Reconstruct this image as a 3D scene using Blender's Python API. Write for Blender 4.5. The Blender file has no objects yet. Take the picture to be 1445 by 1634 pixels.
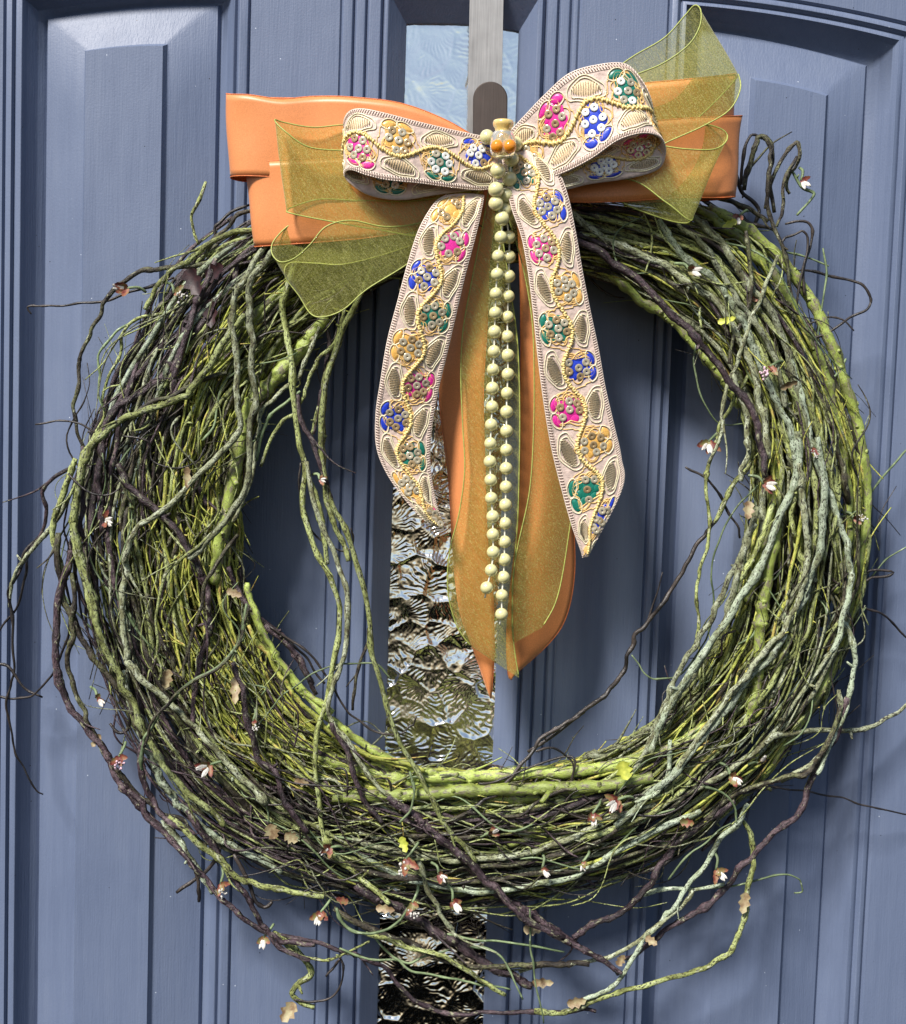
import bpy, math, random
import numpy as np
from mathutils import Vector, Matrix

sc = bpy.context.scene
col = sc.collection
rng = random.Random(7)
U = 0.0004                       # one photograph pixel on the door plane, in metres

# ------------------------------------------------------------------ camera
W0, H0, F = 1445.0, 1634.0, 2000.0
PITCH, ROLL, DIST = math.radians(4.0), math.radians(1.9), 0.8
fwd = Vector((0, math.cos(PITCH), -math.sin(PITCH)))
upv = Vector((0, math.sin(PITCH), math.cos(PITCH)))
ex = Vector((1, 0, 0))
cr = ex * math.cos(ROLL) + upv * math.sin(ROLL)
cu = -ex * math.sin(ROLL) + upv * math.cos(ROLL)
CAM = -fwd * DIST
cd = bpy.data.cameras.new('camera'); cam = bpy.data.objects.new('camera', cd); col.objects.link(cam)
cd.sensor_fit = 'HORIZONTAL'; cd.sensor_width = 36; cd.lens = F / W0 * 36
cd.clip_start = 0.02; cd.clip_end = 100
m = Matrix.Identity(4)
for i in range(3):
    m[i][0] = cr[i]; m[i][1] = cu[i]; m[i][2] = -fwd[i]; m[i][3] = CAM[i]
cam.matrix_world = m
sc.camera = cam

# ------------------------------------------------------------------ sky and sun
SUN_DIR = Vector((-0.42, -0.62, 0.80)).normalized()      # towards the sun
EL = math.asin(SUN_DIR.z)
w = bpy.data.worlds.new('World'); sc.world = w; w.use_nodes = True
nt = w.node_tree; nt.nodes.clear()
sky = nt.nodes.new('ShaderNodeTexSky'); sky.sky_type = 'NISHITA'; sky.sun_disc = False
sky.sun_elevation = EL; sky.sun_rotation = math.atan2(SUN_DIR.x, SUN_DIR.y)
sky.air_density = 1.0; sky.dust_density = 1.0; sky.ozone_density = 1.0
bg = nt.nodes.new('ShaderNodeBackground'); bg.inputs[1].default_value = 0.07
ow = nt.nodes.new('ShaderNodeOutputWorld')
nt.links.new(sky.outputs[0], bg.inputs[0]); nt.links.new(bg.outputs[0], ow.inputs[0])
sd = bpy.data.lights.new('sun', 'SUN'); sd.energy = 4.6; sd.angle = math.radians(12); sd.color = (1, 0.95, 0.88)
so = bpy.data.objects.new('sun', sd); col.objects.link(so)
so.rotation_euler = SUN_DIR.to_track_quat('Z', 'Y').to_euler()
sc.view_settings.view_transform = 'Standard'; sc.view_settings.look = 'None'
sc.view_settings.exposure = 0.58; sc.view_settings.gamma = 1
sc.cycles.max_bounces = 8; sc.cycles.transparent_max_bounces = 24

# ------------------------------------------------------------------ helpers
_cr, _cu, _f, _C = (np.array(v) for v in (cr, cu, fwd, CAM))
def P(x, y, h=0.0):
    """point standing h (in px units) in front of the door, seen at photo pixel x, y"""
    d = _f * F + _cr * (x - W0 / 2) - _cu * (y - H0 / 2)
    t = (-h * U - _C[1]) / d[1]
    return _C + d * t
def PA(pts):
    return np.array([P(*p) for p in pts])

def catmull(pts, n):
    p = np.asarray(pts, float)
    if len(p) == 2:
        t = np.linspace(0, 1, n)[:, None]
        return p[0] * (1 - t) + p[1] * t
    q = np.vstack([2 * p[0] - p[1], p, 2 * p[-1] - p[-2]])
    k = len(p) - 1
    out = []
    for tt in np.linspace(0, k - 1e-6, n):
        i = int(tt); t = tt - i
        a, b, c, d = q[i], q[i + 1], q[i + 2], q[i + 3]
        out.append(0.5 * ((2 * b) + (c - a) * t + (2 * a - 5 * b + 4 * c - d) * t * t + (3 * b - a - 3 * c + d) * t ** 3))
    return np.array(out)

class MB:
    def __init__(s): s.v = []; s.f = []; s.n = 0; s.at_ = []; s.k = 0
    def add(s, v, f):
        v = np.asarray(v, float).reshape(-1, 3)
        if len(s.at_) < len(s.v) + 1: s.at_.append(v.copy())
        s.v.append(v); s.f.extend([tuple(i + s.n for i in q) for q in f]); s.n += len(v)
    def tube(s, pts, rad, sides=6, caps=True, flat=1.0, nrm=None):
        pts = np.asarray(pts, float); n = len(pts)
        rad = np.broadcast_to(np.asarray(rad, float), (n,))
        t = np.gradient(pts, axis=0); t /= np.linalg.norm(t, axis=1)[:, None] + 1e-12
        a = np.array([0., -1, 0]) if nrm is None else nrm[0]
        if abs(a @ t[0]) > .95: a = np.array([1., 0, 0])
        N = []
        for i in range(n):
            if nrm is not None: a = nrm[i]
            a = a - t[i] * (a @ t[i]); a = a / (np.linalg.norm(a) + 1e-12); N.append(a)
        N = np.array(N); B = np.cross(t, N)
        an = np.arange(sides) * 2 * math.pi / sides
        v = pts[:, None] + rad[:, None, None] * (np.cos(an)[None, :, None] * N[:, None] * flat + np.sin(an)[None, :, None] * B[:, None])
        f = []
        s.k += 1
        ln = np.concatenate([[0], np.cumsum(np.linalg.norm(np.diff(pts, axis=0), axis=1))]) + s.k * .173
        aa = np.zeros((n, sides, 3)); aa[..., 0] = rad[:, None] * np.cos(an) + s.k * .0371; aa[..., 1] = rad[:, None] * np.sin(an); aa[..., 2] = ln[:, None] * .5
        s.at_.append(aa.reshape(-1, 3))
        for i in range(n - 1):
            for j in range(sides):
                k = (j + 1) % sides
                f.append((i * sides + j, i * sides + k, (i + 1) * sides + k, (i + 1) * sides + j))
        if caps:
            f.append(tuple(range(sides))[::-1]); f.append(tuple((n - 1) * sides + j for j in range(sides)))
        s.add(v, f)
    def grid(s, G, flip=False):
        a, b = G.shape[:2]; f = []
        for i in range(a - 1):
            for j in range(b - 1):
                q = (i * b + j, (i + 1) * b + j, (i + 1) * b + j + 1, i * b + j + 1)
                f.append(q[::-1] if flip else q)
        s.add(G, f)
    def mesh(s, name, mat, smooth=True):
        me = bpy.data.meshes.new(name)
        V = np.vstack(s.v)
        me.from_pydata(V.tolist(), [], s.f)
        me.materials.append(mat)
        at = me.attributes.new('bark', 'FLOAT_VECTOR', 'POINT'); at.data.foreach_set('vector', np.vstack(s.at_).ravel().astype(np.float32))
        if smooth: me.polygons.foreach_set('use_smooth', np.ones(len(me.polygons), bool))
        me.update()
        return me
    def build(s, name, mat, parent=None, smooth=True, **props):
        return link(name, s.mesh(name, mat, smooth), parent, **props)

def link(name, data, parent=None, basis=None, **props):
    o = bpy.data.objects.new(name, data); col.objects.link(o)
    if parent is not None:
        o.parent = parent
        if parent.type == 'EMPTY': o.matrix_parent_inverse = Matrix.Translation(-parent.location)
        elif parent.get('_m') is None: pass
    if basis is not None: o.matrix_basis = basis
    for k, v in props.items(): o[k] = v
    return o
def thing(name, loc, label, cat):
    o = bpy.data.objects.new(name, None); col.objects.link(o)
    o.location = Vector(loc); o.empty_display_size = 0.02
    o['label'] = label; o['category'] = cat
    return o

# ------------------------------------------------------------------ materials
def newmat(name):
    mt = bpy.data.materials.new(name); mt.use_nodes = True
    n = mt.node_tree; b = n.nodes['Principled BSDF']
    return mt, n, b
def coord(n, scale=(1, 1, 1)):
    tc = n.nodes.new('ShaderNodeTexCoord'); mp = n.nodes.new('ShaderNodeMapping')
    mp.inputs['Scale'].default_value = scale
    n.links.new(tc.outputs['Object'], mp.inputs[0]); return mp.outputs[0]
def noise(n, vec, scale, detail=3, rough=.55):
    t = n.nodes.new('ShaderNodeTexNoise'); t.inputs['Scale'].default_value = scale
    t.inputs['Detail'].default_value = detail; t.inputs['Roughness'].default_value = rough
    n.links.new(vec, t.inputs['Vector']); return t.outputs['Fac']
def ramp(n, fac, stops):
    r = n.nodes.new('ShaderNodeValToRGB'); e = r.color_ramp.elements
    while len(e) < len(stops): e.new(0.5)
    for i, (p, c) in enumerate(stops):
        e[i].position = p; e[i].color = (*c, 1) if len(c) == 3 else c
    n.links.new(fac, r.inputs[0]); return r.outputs[0]
def bump(n, b, fac, strength, dist, prev=None):
    u = n.nodes.new('ShaderNodeBump'); u.inputs['Strength'].default_value = strength
    u.inputs['Distance'].default_value = dist
    n.links.new(fac, u.inputs['Height'])
    if prev is not None: n.links.new(prev, u.inputs['Normal'])
    if b is not None: n.links.new(u.outputs[0], b.inputs['Normal'])
    return u.outputs[0]
def simple(name, c, rough=.5, metal=0., spec=.5, bs=None, **kw):
    mt, n, b = newmat(name)
    b.inputs['Base Color'].default_value = (*c, 1); b.inputs['Roughness'].default_value = rough
    b.inputs['Metallic'].default_value = metal; b.inputs['Specular IOR Level'].default_value = spec
    for k, v in kw.items(): b.inputs[k.replace('_', ' ')].default_value = v
    v = coord(n)
    f = noise(n, v, 900, 2)
    c2 = tuple(min(1, x * 1.25) for x in c); c1 = tuple(x * .75 for x in c)
    n.links.new(ramp(n, f, [(.3, c1), (.7, c2)]), b.inputs['Base Color'])
    if bs: bump(n, b, noise(n, v, bs[0], 3), bs[1], bs[2])
    return mt

# door paint
def mk_paint():
    mt, n, b = newmat('blue_grey_paint')
    v = coord(n)
    big = noise(n, v, 9, 4, .6)
    st = noise(n, coord(n, (1, 1, .06)), 160, 4, .7)
    mb_ = n.nodes.new('ShaderNodeMix'); mb_.data_type = 'FLOAT'; mb_.inputs[0].default_value = .55
    n.links.new(big, mb_.inputs[2]); n.links.new(st, mb_.inputs[3]); big = mb_.outputs[0]
    c = ramp(n, big, [(.30, (.100, .130, .212)), (.5, (.120, .153, .242)), (.70, (.140, .174, .262))])
    sc_ = noise(n, coord(n, (1, 1, .35)), 210, 5, .8)
    sm = ramp(n, sc_, [(.70, (0, 0, 0)), (.735, (1, 1, 1))]); mq = n.nodes.new('ShaderNodeMix'); mq.data_type = 'RGBA'
    n.links.new(sm, mq.inputs[0]); n.links.new(c, mq.inputs[6]); mq.inputs[7].default_value = (.25, .29, .37, 1); c = mq.outputs[2]
    # fine dust specks and pits, fixed to the paint
    vo = n.nodes.new('ShaderNodeTexVoronoi'); vo.inputs['Scale'].default_value = 130; n.links.new(v, vo.inputs['Vector'])
    ms = n.nodes.new('ShaderNodeMath'); ms.operation = 'LESS_THAN'; ms.inputs[1].default_value = .05
    n.links.new(vo.outputs['Distance'], ms.inputs[0])
    sel = n.nodes.new('ShaderNodeSeparateColor'); n.links.new(vo.outputs['Color'], sel.inputs[0])
    g = n.nodes.new('ShaderNodeMath'); g.operation = 'GREATER_THAN'; g.inputs[1].default_value = .72
    n.links.new(sel.outputs[0], g.inputs[0])
    mm = n.nodes.new('ShaderNodeMath'); mm.operation = 'MULTIPLY'; n.links.new(ms.outputs[0], mm.inputs[0]); n.links.new(g.outputs[0], mm.inputs[1])
    sp = ramp(n, sel.outputs[1], [(.48, (.02, .025, .04)), (.52, (.45, .5, .6))])
    mx = n.nodes.new('ShaderNodeMix'); mx.data_type = 'RGBA'
    n.links.new(mm.outputs[0], mx.inputs[0]); n.links.new(c, mx.inputs[6]); n.links.new(sp, mx.inputs[7])
    n.links.new(mx.outputs[2], b.inputs['Base Color'])
    b.inputs['Specular IOR Level'].default_value = .45
    rr = n.nodes.new('ShaderNodeMapRange'); n.links.new(noise(n, v, 30, 3), rr.inputs[0])
    rr.inputs[3].default_value = .42; rr.inputs[4].default_value = .58; n.links.new(rr.outputs[0], b.inputs['Roughness'])
    gr = noise(n, coord(n, (1, 1, .04)), 900, 3, .6)
    n1 = bump(n, None, gr, .8, .00025)
    n2 = bump(n, None, noise(n, v, 700, 2), .5, .00018, n1)
    bump(n, b, noise(n, coord(n, (1, 1, .5)), 45, 2), .5, .0009, n2)
    return mt
PAINT = mk_paint()

def bark(name, stops, fleck=(.02, .014, .012), fl=.43, crust=(.5, .55, .42), cr_=.66, rough=.6, bd=.0007, spec=.35):
    """stops: base colours; dark flecks where a fine noise is below fl; pale crust where a coarse one is above cr_"""
    mt, n, b = newmat(name)
    at = n.nodes.new('ShaderNodeAttribute'); at.attribute_name = 'bark'
    oi = n.nodes.new('ShaderNodeObjectInfo')
    ad = n.nodes.new('ShaderNodeVectorMath'); ad.operation = 'ADD'
    n.links.new(at.outputs['Vector'], ad.inputs[0]); n.links.new(oi.outputs['Random'], ad.inputs[1]); v = ad.outputs[0]
    f1 = noise(n, v, 150, 3, .6); f2 = noise(n, v, 1050, 5, .75); f3 = noise(n, v, 330, 4, .7)
    c = ramp(n, f1, stops)
    def over(c, fac, colr, lo, hi):
        r = ramp(n, fac, [(lo, (0, 0, 0)), (hi, (1, 1, 1))]); mx = n.nodes.new('ShaderNodeMix'); mx.data_type = 'RGBA'
        n.links.new(r, mx.inputs[0]); n.links.new(c, mx.inputs[6]); mx.inputs[7].default_value = (*colr, 1); return mx.outputs[2]
    c = over(c, f3, crust, cr_ - .03, cr_ + .03)
    r = ramp(n, f2, [(fl - .03, (1, 1, 1)), (fl + .02, (0, 0, 0))]); mx = n.nodes.new('ShaderNodeMix'); mx.data_type = 'RGBA'
    n.links.new(r, mx.inputs[0]); n.links.new(c, mx.inputs[6]); mx.inputs[7].default_value = (*fleck, 1); c = mx.outputs[2]
    hs = n.nodes.new('ShaderNodeHueSaturation'); n.links.new(c, hs.inputs['Color'])
    mr = n.nodes.new('ShaderNodeMapRange'); n.links.new(oi.outputs['Random'], mr.inputs[0])
    mr.inputs[3].default_value = .7; mr.inputs[4].default_value = 1.25; n.links.new(mr.outputs[0], hs.inputs['Value'])
    n.links.new(hs.outputs[0], b.inputs['Base Color'])
    b.inputs['Roughness'].default_value = rough; b.inputs['Specular IOR Level'].default_value = spec
    n1 = bump(n, None, f2, 1, bd); bump(n, b, f3, 1, bd * 1.6, n1)
    return mt
MATS = {
 'L': bark('fresh_green_stem', [(.36, (.15, .17, .05)), (.46, (.25, .31, .06)), (.6, (.34, .42, .10))], (.08, .065, .035), .41, (.21, .19, .12), .56, .36, .0004, .5),
 'Y': bark('yellow_green_twig', [(.34, (.13, .14, .03)), (.46, (.33, .37, .065)), (.56, (.44, .45, .10)), (.66, (.45, .32, .10))], (.03, .022, .01), .43, (.42, .30, .08), .66, .5, .0005),
 'O': bark('olive_mottled_bark', [(.38, (.15, .165, .05)), (.48, (.30, .34, .11)), (.6, (.42, .48, .20))], (.018, .013, .01), .46, (.42, .44, .30), .60, .6),
 'S': bark('lichen_grey_bark', [(.38, (.14, .14, .07)), (.48, (.25, .27, .15)), (.6, (.35, .38, .25))], (.03, .022, .018), .46, (.46, .50, .37), .58, .7),
 'M': bark('mint_lichen_bark', [(.38, (.18, .20, .11)), (.48, (.31, .37, .25)), (.6, (.40, .47, .35))], (.03, .024, .02), .45, (.50, .56, .44), .58, .7),
 'D': bark('dark_purple_bark', [(.38, (.022, .013, .016)), (.5, (.062, .038, .048)), (.62, (.12, .08, .09))], (.006, .004, .004), .46, (.30, .30, .19), .61, .4, .0007, .5),
 'B': bark('dark_brown_green_bark', [(.38, (.022, .016, .012)), (.5, (.07, .058, .035)), (.62, (.15, .16, .07))], (.008, .006, .005), .46, (.40, .42, .27), .63, .48, .0007, .45),
 'K': bark('black_tendril', [(.4, (.012, .01, .01)), (.6, (.045, .035, .03))], (.004, .003, .003), .4, (.2, .19, .15), .70, .38, .0003, .55),
 'G': bark('green_wire_tendril', [(.38, (.09, .13, .06)), (.6, (.22, .29, .15))], (.04, .04, .02), .40, (.35, .42, .28), .64, .5, .0003),
}

# ------------------------------------------------------------------ the door
door = thing('front_door', P(722, 900, 0), 'blue-grey painted panelled front door with a narrow textured glass strip down the middle', 'door')
def Xd(x, y=300): return P(x, y, 0)[0]
def Zd(x, y): return P(x, y, 0)[2]
ZB, ZT = -0.46, 0.46
XL, XR = -0.40, 0.42
def rings_surface(rings, top_bulge=0.0, nt_=14):
    """rings: (Xl, Xr, Ztl, Ztr, h) outer to inner -> grid of profile polylines"""
    G = []
    for Xl, Xr, Zl, Zr, h in rings:
        row = [(Xl, -h * U, ZB), (Xl, -h * U, Zl - .04)]
        for i in range(nt_ + 1):
            t = i / nt_
            row.append((Xl + (Xr - Xl) * t, -h * U, Zl + (Zr - Zl) * t + top_bulge * 4 * t * (1 - t) * (Xr - Xl)))
        row += [(Xr, -h * U, Zr - .04), (Xr, -h * U, ZB)]
        G.append(row)
    return np.array(G)
def round_rings(rings):
    """soften each crease: insert a point 25% either side"""
    out = [rings[0]]
    for i in range(1, len(rings) - 1):
        a, b, c = (np.array(rings[j]) for j in (i - 1, i, i + 1))
        la = np.hypot(a[0] - b[0], (a[4] - b[4]) * U); lc = np.hypot(c[0] - b[0], (c[4] - b[4]) * U)
        d = 0.00045
        ta, tc = min(.4, d / max(la, 1e-9)), min(.4, d / max(lc, 1e-9))
        out += [tuple(b + (a - b) * ta), tuple(b + ((a + c) / 2 - b) * min(ta, tc) * .35), tuple(b + (c - b) * tc)]
    out.append(rings[-1]); return out
LXL = [3, 6, 9, 18, 21, 24, 33, 38, 50, 58, 62, 65, 130, 134]
LXR = [395, 393, 390, 377, 373, 370, 368, 364, 354, 346, 341, 337, 262, 256]
RXL = [1052, 1056, 1060, 1068, 1074, 1077, 1082, 1086, 1098, 1105, 1109, 1113, 1190, 1197]
RXR = [1452, 1448, 1443, 1436, 1431, 1427, 1421, 1415, 1400, 1391, 1383, 1378, 1316, 1310]
HH = [0, -6, 1, 3, -5, -1, 1, -8, -24, -30, -34, -26, -9, 0]
def panel(name, xl, xr, cl, cr_):
    R = []
    for i in range(14):
        yl = cl[1] + (xl[i] - xl[10]) * cl[2]; yr = cr_[1] + (xr[10] - xr[i]) * cr_[2]
        R.append((Xd(xl[i]), Xd(xr[i]), Zd(cl[0] + xl[i] - xl[10], yl), Zd(cr_[0] + xr[i] - xr[10], yr), HH[i]))
    RR = round_rings(R)
    mb = MB(); G = rings_surface(RR, .022)
    k = len(RR) - 8            # last rings are the raised field
    mb.grid(G[:k + 1]); mo = mb.build('panel_moulding', PAINT, door)
    mo.data.set_sharp_from_angle(angle=math.radians(55))
    mb = MB(); mb.grid(G[k:]); row = G[-1]; n = len(row)
    c = [len(row) + 0]
    v = row.copy(); mb.add(v, [tuple(range(n))])
    o = mb.build('raised_panel', PAINT, door); o.data.set_sharp_from_angle(angle=math.radians(40))
    return R[0]
rl = panel('left', LXL, LXR, (62, 20, .86), (345, -3, .9))
rr_ = panel('right', RXL, RXR, (1120, 36, 1.05), (1392, 95, .8))
GX = [(540, 925, 0), (543, 922, -4), (546, 918, 0), (560, 912, 0), (563, 909, -7), (567, 905, 0), (580, 892, 0), (583, 889, -7), (587, 885, 1),
      (605, 871, 1), (609, 868, -8), (612, 862, 4), (617, 855, 4), (645, 827, -26), (646, 826, -45)]
R = []
for a, b, h in GX:
    R.append((Xd(a, 100), Xd(b, 100), Zd(a, 30 - (645 - a) * 1.5), Zd(b, 42 - (b - 827) * 1.5), h))
glass_ring0 = R[0]; gl = R[-2]
RR = round_rings(R)
mb = MB(); G = rings_surface(RR, .03); mb.grid(G[:37]); o = mb.build('glazing_moulding', PAINT, door); o.data.set_sharp_from_angle(angle=math.radians(55))
mb = MB(); mb.grid(G[36:]); o = mb.build('glazing_bead', PAINT, door); o.data.set_sharp_from_angle(angle=math.radians(40))
def box(mb, x0, x1, y0, y1, z0, z1):
    v = [(x, y, z) for x in (x0, x1) for y in (y0, y1) for z in (z0, z1)]
    mb.add(v, [(0, 1, 3, 2), (4, 6, 7, 5), (0, 4, 5, 1), (2, 3, 7, 6), (0, 2, 6, 4), (1, 5, 7, 3)])
for x0, x1 in ((XL, rl[0]), (rl[1], glass_ring0[0]), (glass_ring0[1], rr_[0]), (rr_[1], XR)):
    mb = MB(); box(mb, x0, x1, 0, .03, ZB, ZT); mb.build('stile', PAINT, door, smooth=False)
for r, bul in ((rl, .022), (rr_, .022), (glass_ring0, .03)):
    Xl, Xr, Zl, Zr, h = r
    arc = [(Xl + (Xr - Xl) * i / 14, 0, Zl + (Zr - Zl) * i / 14 + bul * 4 * (i / 14) * (1 - i / 14) * (Xr - Xl)) for i in range(15)]
    v = []
    for p in arc: v += [p, (p[0], 0, ZT), (p[0], .03, p[2]), (p[0], .03, ZT)]
    f = []
    for i in range(14):
        a = i * 4; b = a + 4
        f += [(a, b, b + 1, a + 1), (a + 2, a + 3, b + 3, b + 2), (a, a + 2, b + 2, b), (a + 1, b + 1, b + 3, a + 3)]
    mb = MB(); mb.add(v, f); mb.build('top_rail', PAINT, door, smooth=False)
DARK = simple('dark_interior', (.012, .012, .014), .9)
mb = MB(); box(mb, XL, XR, .0302, .045, ZB, ZT); mb.build('door_back', DARK, door, smooth=False)

# textured glass: every hammered cell is a shallow dish with fan ripples
def mk_glass():
    mt, n, b = newmat('hammered_glass')
    v = coord(n)
    b.inputs['Base Color'].default_value = (.03, .032, .034, 1)
    b.inputs['Roughness'].default_value = .1; b.inputs['IOR'].default_value = 1.6
    gl_ = n.nodes.new('ShaderNodeBsdfGlossy'); gl_.inputs['Roughness'].default_value = .15
    gl_.inputs['Color'].default_value = (1, .98, .93, 1)
    mx = n.nodes.new('ShaderNodeMixShader'); mx.inputs[0].default_value = .95
    out = n.nodes['Material Output']
    n.links.new(b.outputs[0], mx.inputs[1]); n.links.new(gl_.outputs[0], mx.inputs[2]); n.links.new(mx.outputs[0], out.inputs[0])
    return mt
GLASS = mk_glass()
gx0, gx1 = gl[0] - .001, gl[1] + .001
gz0, gz1 = ZB + .02, max(gl[2], gl[3]) + .003
NX, NZ = 122, 1250
X, Z = np.meshgrid(np.linspace(gx0, gx1, NX), np.linspace(gz0, gz1, NZ))
rs = np.random.RandomState(3)
sp = 0.0180; seeds = []
for iz in range(int((gz1 - gz0) / sp) + 3):
    for ix in range(7):
        seeds.append((gx0 - sp * .8 + (ix + .5 * (iz % 2)) * sp + rs.uniform(-.42, .42) * sp, gz0 - sp + iz * sp + rs.uniform(-.42, .42) * sp))
seeds = np.array(seeds)
d = np.sqrt((X[..., None] - seeds[:, 0]) ** 2 + (Z[..., None] - seeds[:, 1]) ** 2)
wgt = rs.uniform(-.003, .003, len(seeds)); dd = d + wgt
idx = np.argsort(dd, axis=2)[..., :2]
d1 = np.take_along_axis(dd, idx[..., :1], 2)[..., 0]; d2 = np.take_along_axis(dd, idx[..., 1:2], 2)[..., 0]
own = idx[..., 0]
fa = rs.uniform(0, 2 * math.pi, len(seeds)); fo = rs.uniform(.008, .02, len(seeds))
fx = seeds[:, 0] + np.cos(fa) * fo; fz = seeds[:, 1] + np.sin(fa) * fo
ang = np.arctan2(Z - fz[own], X - fx[own]); rad_ = np.hypot(Z - fz[own], X - fx[own])
def vnoise(X, Z, s, seed):
    r = np.random.RandomState(seed); g = r.rand(256, 256)
    x = X * s + 50; z = Z * s + 50; xi = np.floor(x).astype(int); zi = np.floor(z).astype(int)
    u = x - xi; v = z - zi; u = u * u * (3 - 2 * u); v = v * v * (3 - 2 * v)
    q = lambda a, b: g[a % 256, b % 256]
    return (q(xi, zi) * (1 - u) + q(xi + 1, zi) * u) * (1 - v) + (q(xi, zi + 1) * (1 - u) + q(xi + 1, zi + 1) * u) * v
n1 = vnoise(X, Z, 260, 1); n2 = vnoise(X, Z, 110, 2)
freq = rs.uniform(.7, 1.3, len(seeds))[own]; tilt_ = rs.uniform(0, .15, len(seeds))
rip = np.sin(ang * 34 * freq + n1 * 7) * np.clip(rad_ / .012, 0, 1) * (.35 + 1.3 * vnoise(X, Z, 420, 5))
low = np.clip((.22 - Z) / .12, .16, 1)
edge = np.clip((d2 - d1) / .0035, 0, 1)
Hh = (-.0015 * (1 - np.clip(d1 / .015, 0, 1) ** 2) + .0016 * n2 + rip * .00030 * edge * (.3 + n2)) * low + .0003 * vnoise(X, Z, 700, 9) * low
Hh += .00018 * (1 - edge) ** 2 * low + tilt_[own] * ((X - seeds[own, 0]) * np.cos(fa[own]) + (Z - seeds[own, 1]) * np.sin(fa[own])) * edge * low
mb = MB(); mb.grid(np.stack([X, .0125 - Hh * .8, Z], -1))
glass = mb.build('textured_glass', GLASS, door)
glass['label'] = 'hammered textured glass strip'

# ------------------------------------------------------------------ the hanger
def brushed(name, c, rough, metal):
    mt, n, b = newmat(name)
    gr = noise(n, coord(n, (1, 1, .012)), 2200, 4, .7); g2 = noise(n, coord(n), 60, 3)
    m1 = n.nodes.new('ShaderNodeMix'); m1.data_type = 'FLOAT'; m1.inputs[0].default_value = .35
    n.links.new(gr, m1.inputs[2]); n.links.new(g2, m1.inputs[3])
    n.links.new(ramp(n, m1.outputs[0], [(.3, tuple(x * .6 for x in c)), (.7, tuple(x * 1.2 for x in c))]), b.inputs['Base Color'])
    b.inputs['Metallic'].default_value = metal; b.inputs['Roughness'].default_value = rough
    bump(n, b, gr, .4, .0001); return mt
STEEL = brushed('brushed_steel', (.42, .40, .38), .42, .85)
BROWN = brushed('dark_bronze_metal', (.09, .07, .06), .45, .5)
hang = thing('wreath_hanger', P(775, 100, 20), 'flat brushed metal over-door hanger with a dark rounded hook plate behind the bow', 'wreath hanger')
def slab(mb, outline, h0, h1, bev=1.5):
    """outline px list, prism from depth h0 up to h1 with a small bevel"""
    o = np.array(outline, float); n = len(o)
    c = o.mean(0); ins = o + (c - o) / np.linalg.norm(c - o, axis=1)[:, None] * bev
    L = [PA([(x, y, h0) for x, y in o]), PA([(x, y, h1 - bev) for x, y in o]), PA([(x, y, h1) for x, y in ins])]
    f = []
    for k in range(2):
        for i in range(n):
            j = (i + 1) % n; f.append((k * n + i, k * n + j, (k + 1) * n + j, (k + 1) * n + i))
    f.append(tuple(2 * n + i for i in range(n)));  f.append(tuple(range(n))[::-1])
    mb.add(np.vstack(L), f)
mb = MB(); slab(mb, [(751, -110), (805, -110), (797, 330), (743, 330)], 6, 14); mb.build('strap', STEEL, hang, smooth=False)
arc = [(782 + 27.5 * math.cos(a), 158 - 27.5 * math.sin(a)) for a in np.linspace(0, math.pi, 22)]
mb = MB(); slab(mb, arc + [(753, 330), (808, 330)], 40, 47); mb.build('hook_plate', BROWN, hang, smooth=False)
mb = MB(); slab(mb, [(758, 300), (806, 300), (806, 326), (758, 326)], 14, 42); mb.build('hook_bend', BROWN, hang, smooth=False)

# ------------------------------------------------------------------ the wreath
CX, CY = 770.0, 850.0
AN = [-180, -135, -112, -90, -66, -50, -40, -25, 0, 45, 90, 135, 180]
RI = [388, 415, 430, 430, 446, 458, 465, 462, 420, 408, 378, 404, 388]
RO = [640, 628, 590, 555, 590, 640, 622, 612, 616, 590, 585, 630, 640]
def ring(th, a, b):
    """th radians (image sense), a -1 inner..1 outer, b -1 back..1 front"""
    dg = math.degrees(th); dg = (dg + 180) % 360 - 180
    ri = np.interp(dg, AN, RI); ro = np.interp(dg, AN, RO)
    r = (ri + ro) / 2 + a * (ro - ri) / 2
    h = 78 + b * 66
    return CX + r * math.cos(th), CY + r * math.sin(th), h
wreath = thing('twig_wreath', P(755, 1440, 0), 'large round wreath of woven green and dark purple twigs hanging on the blue-grey door', 'wreath')

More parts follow.
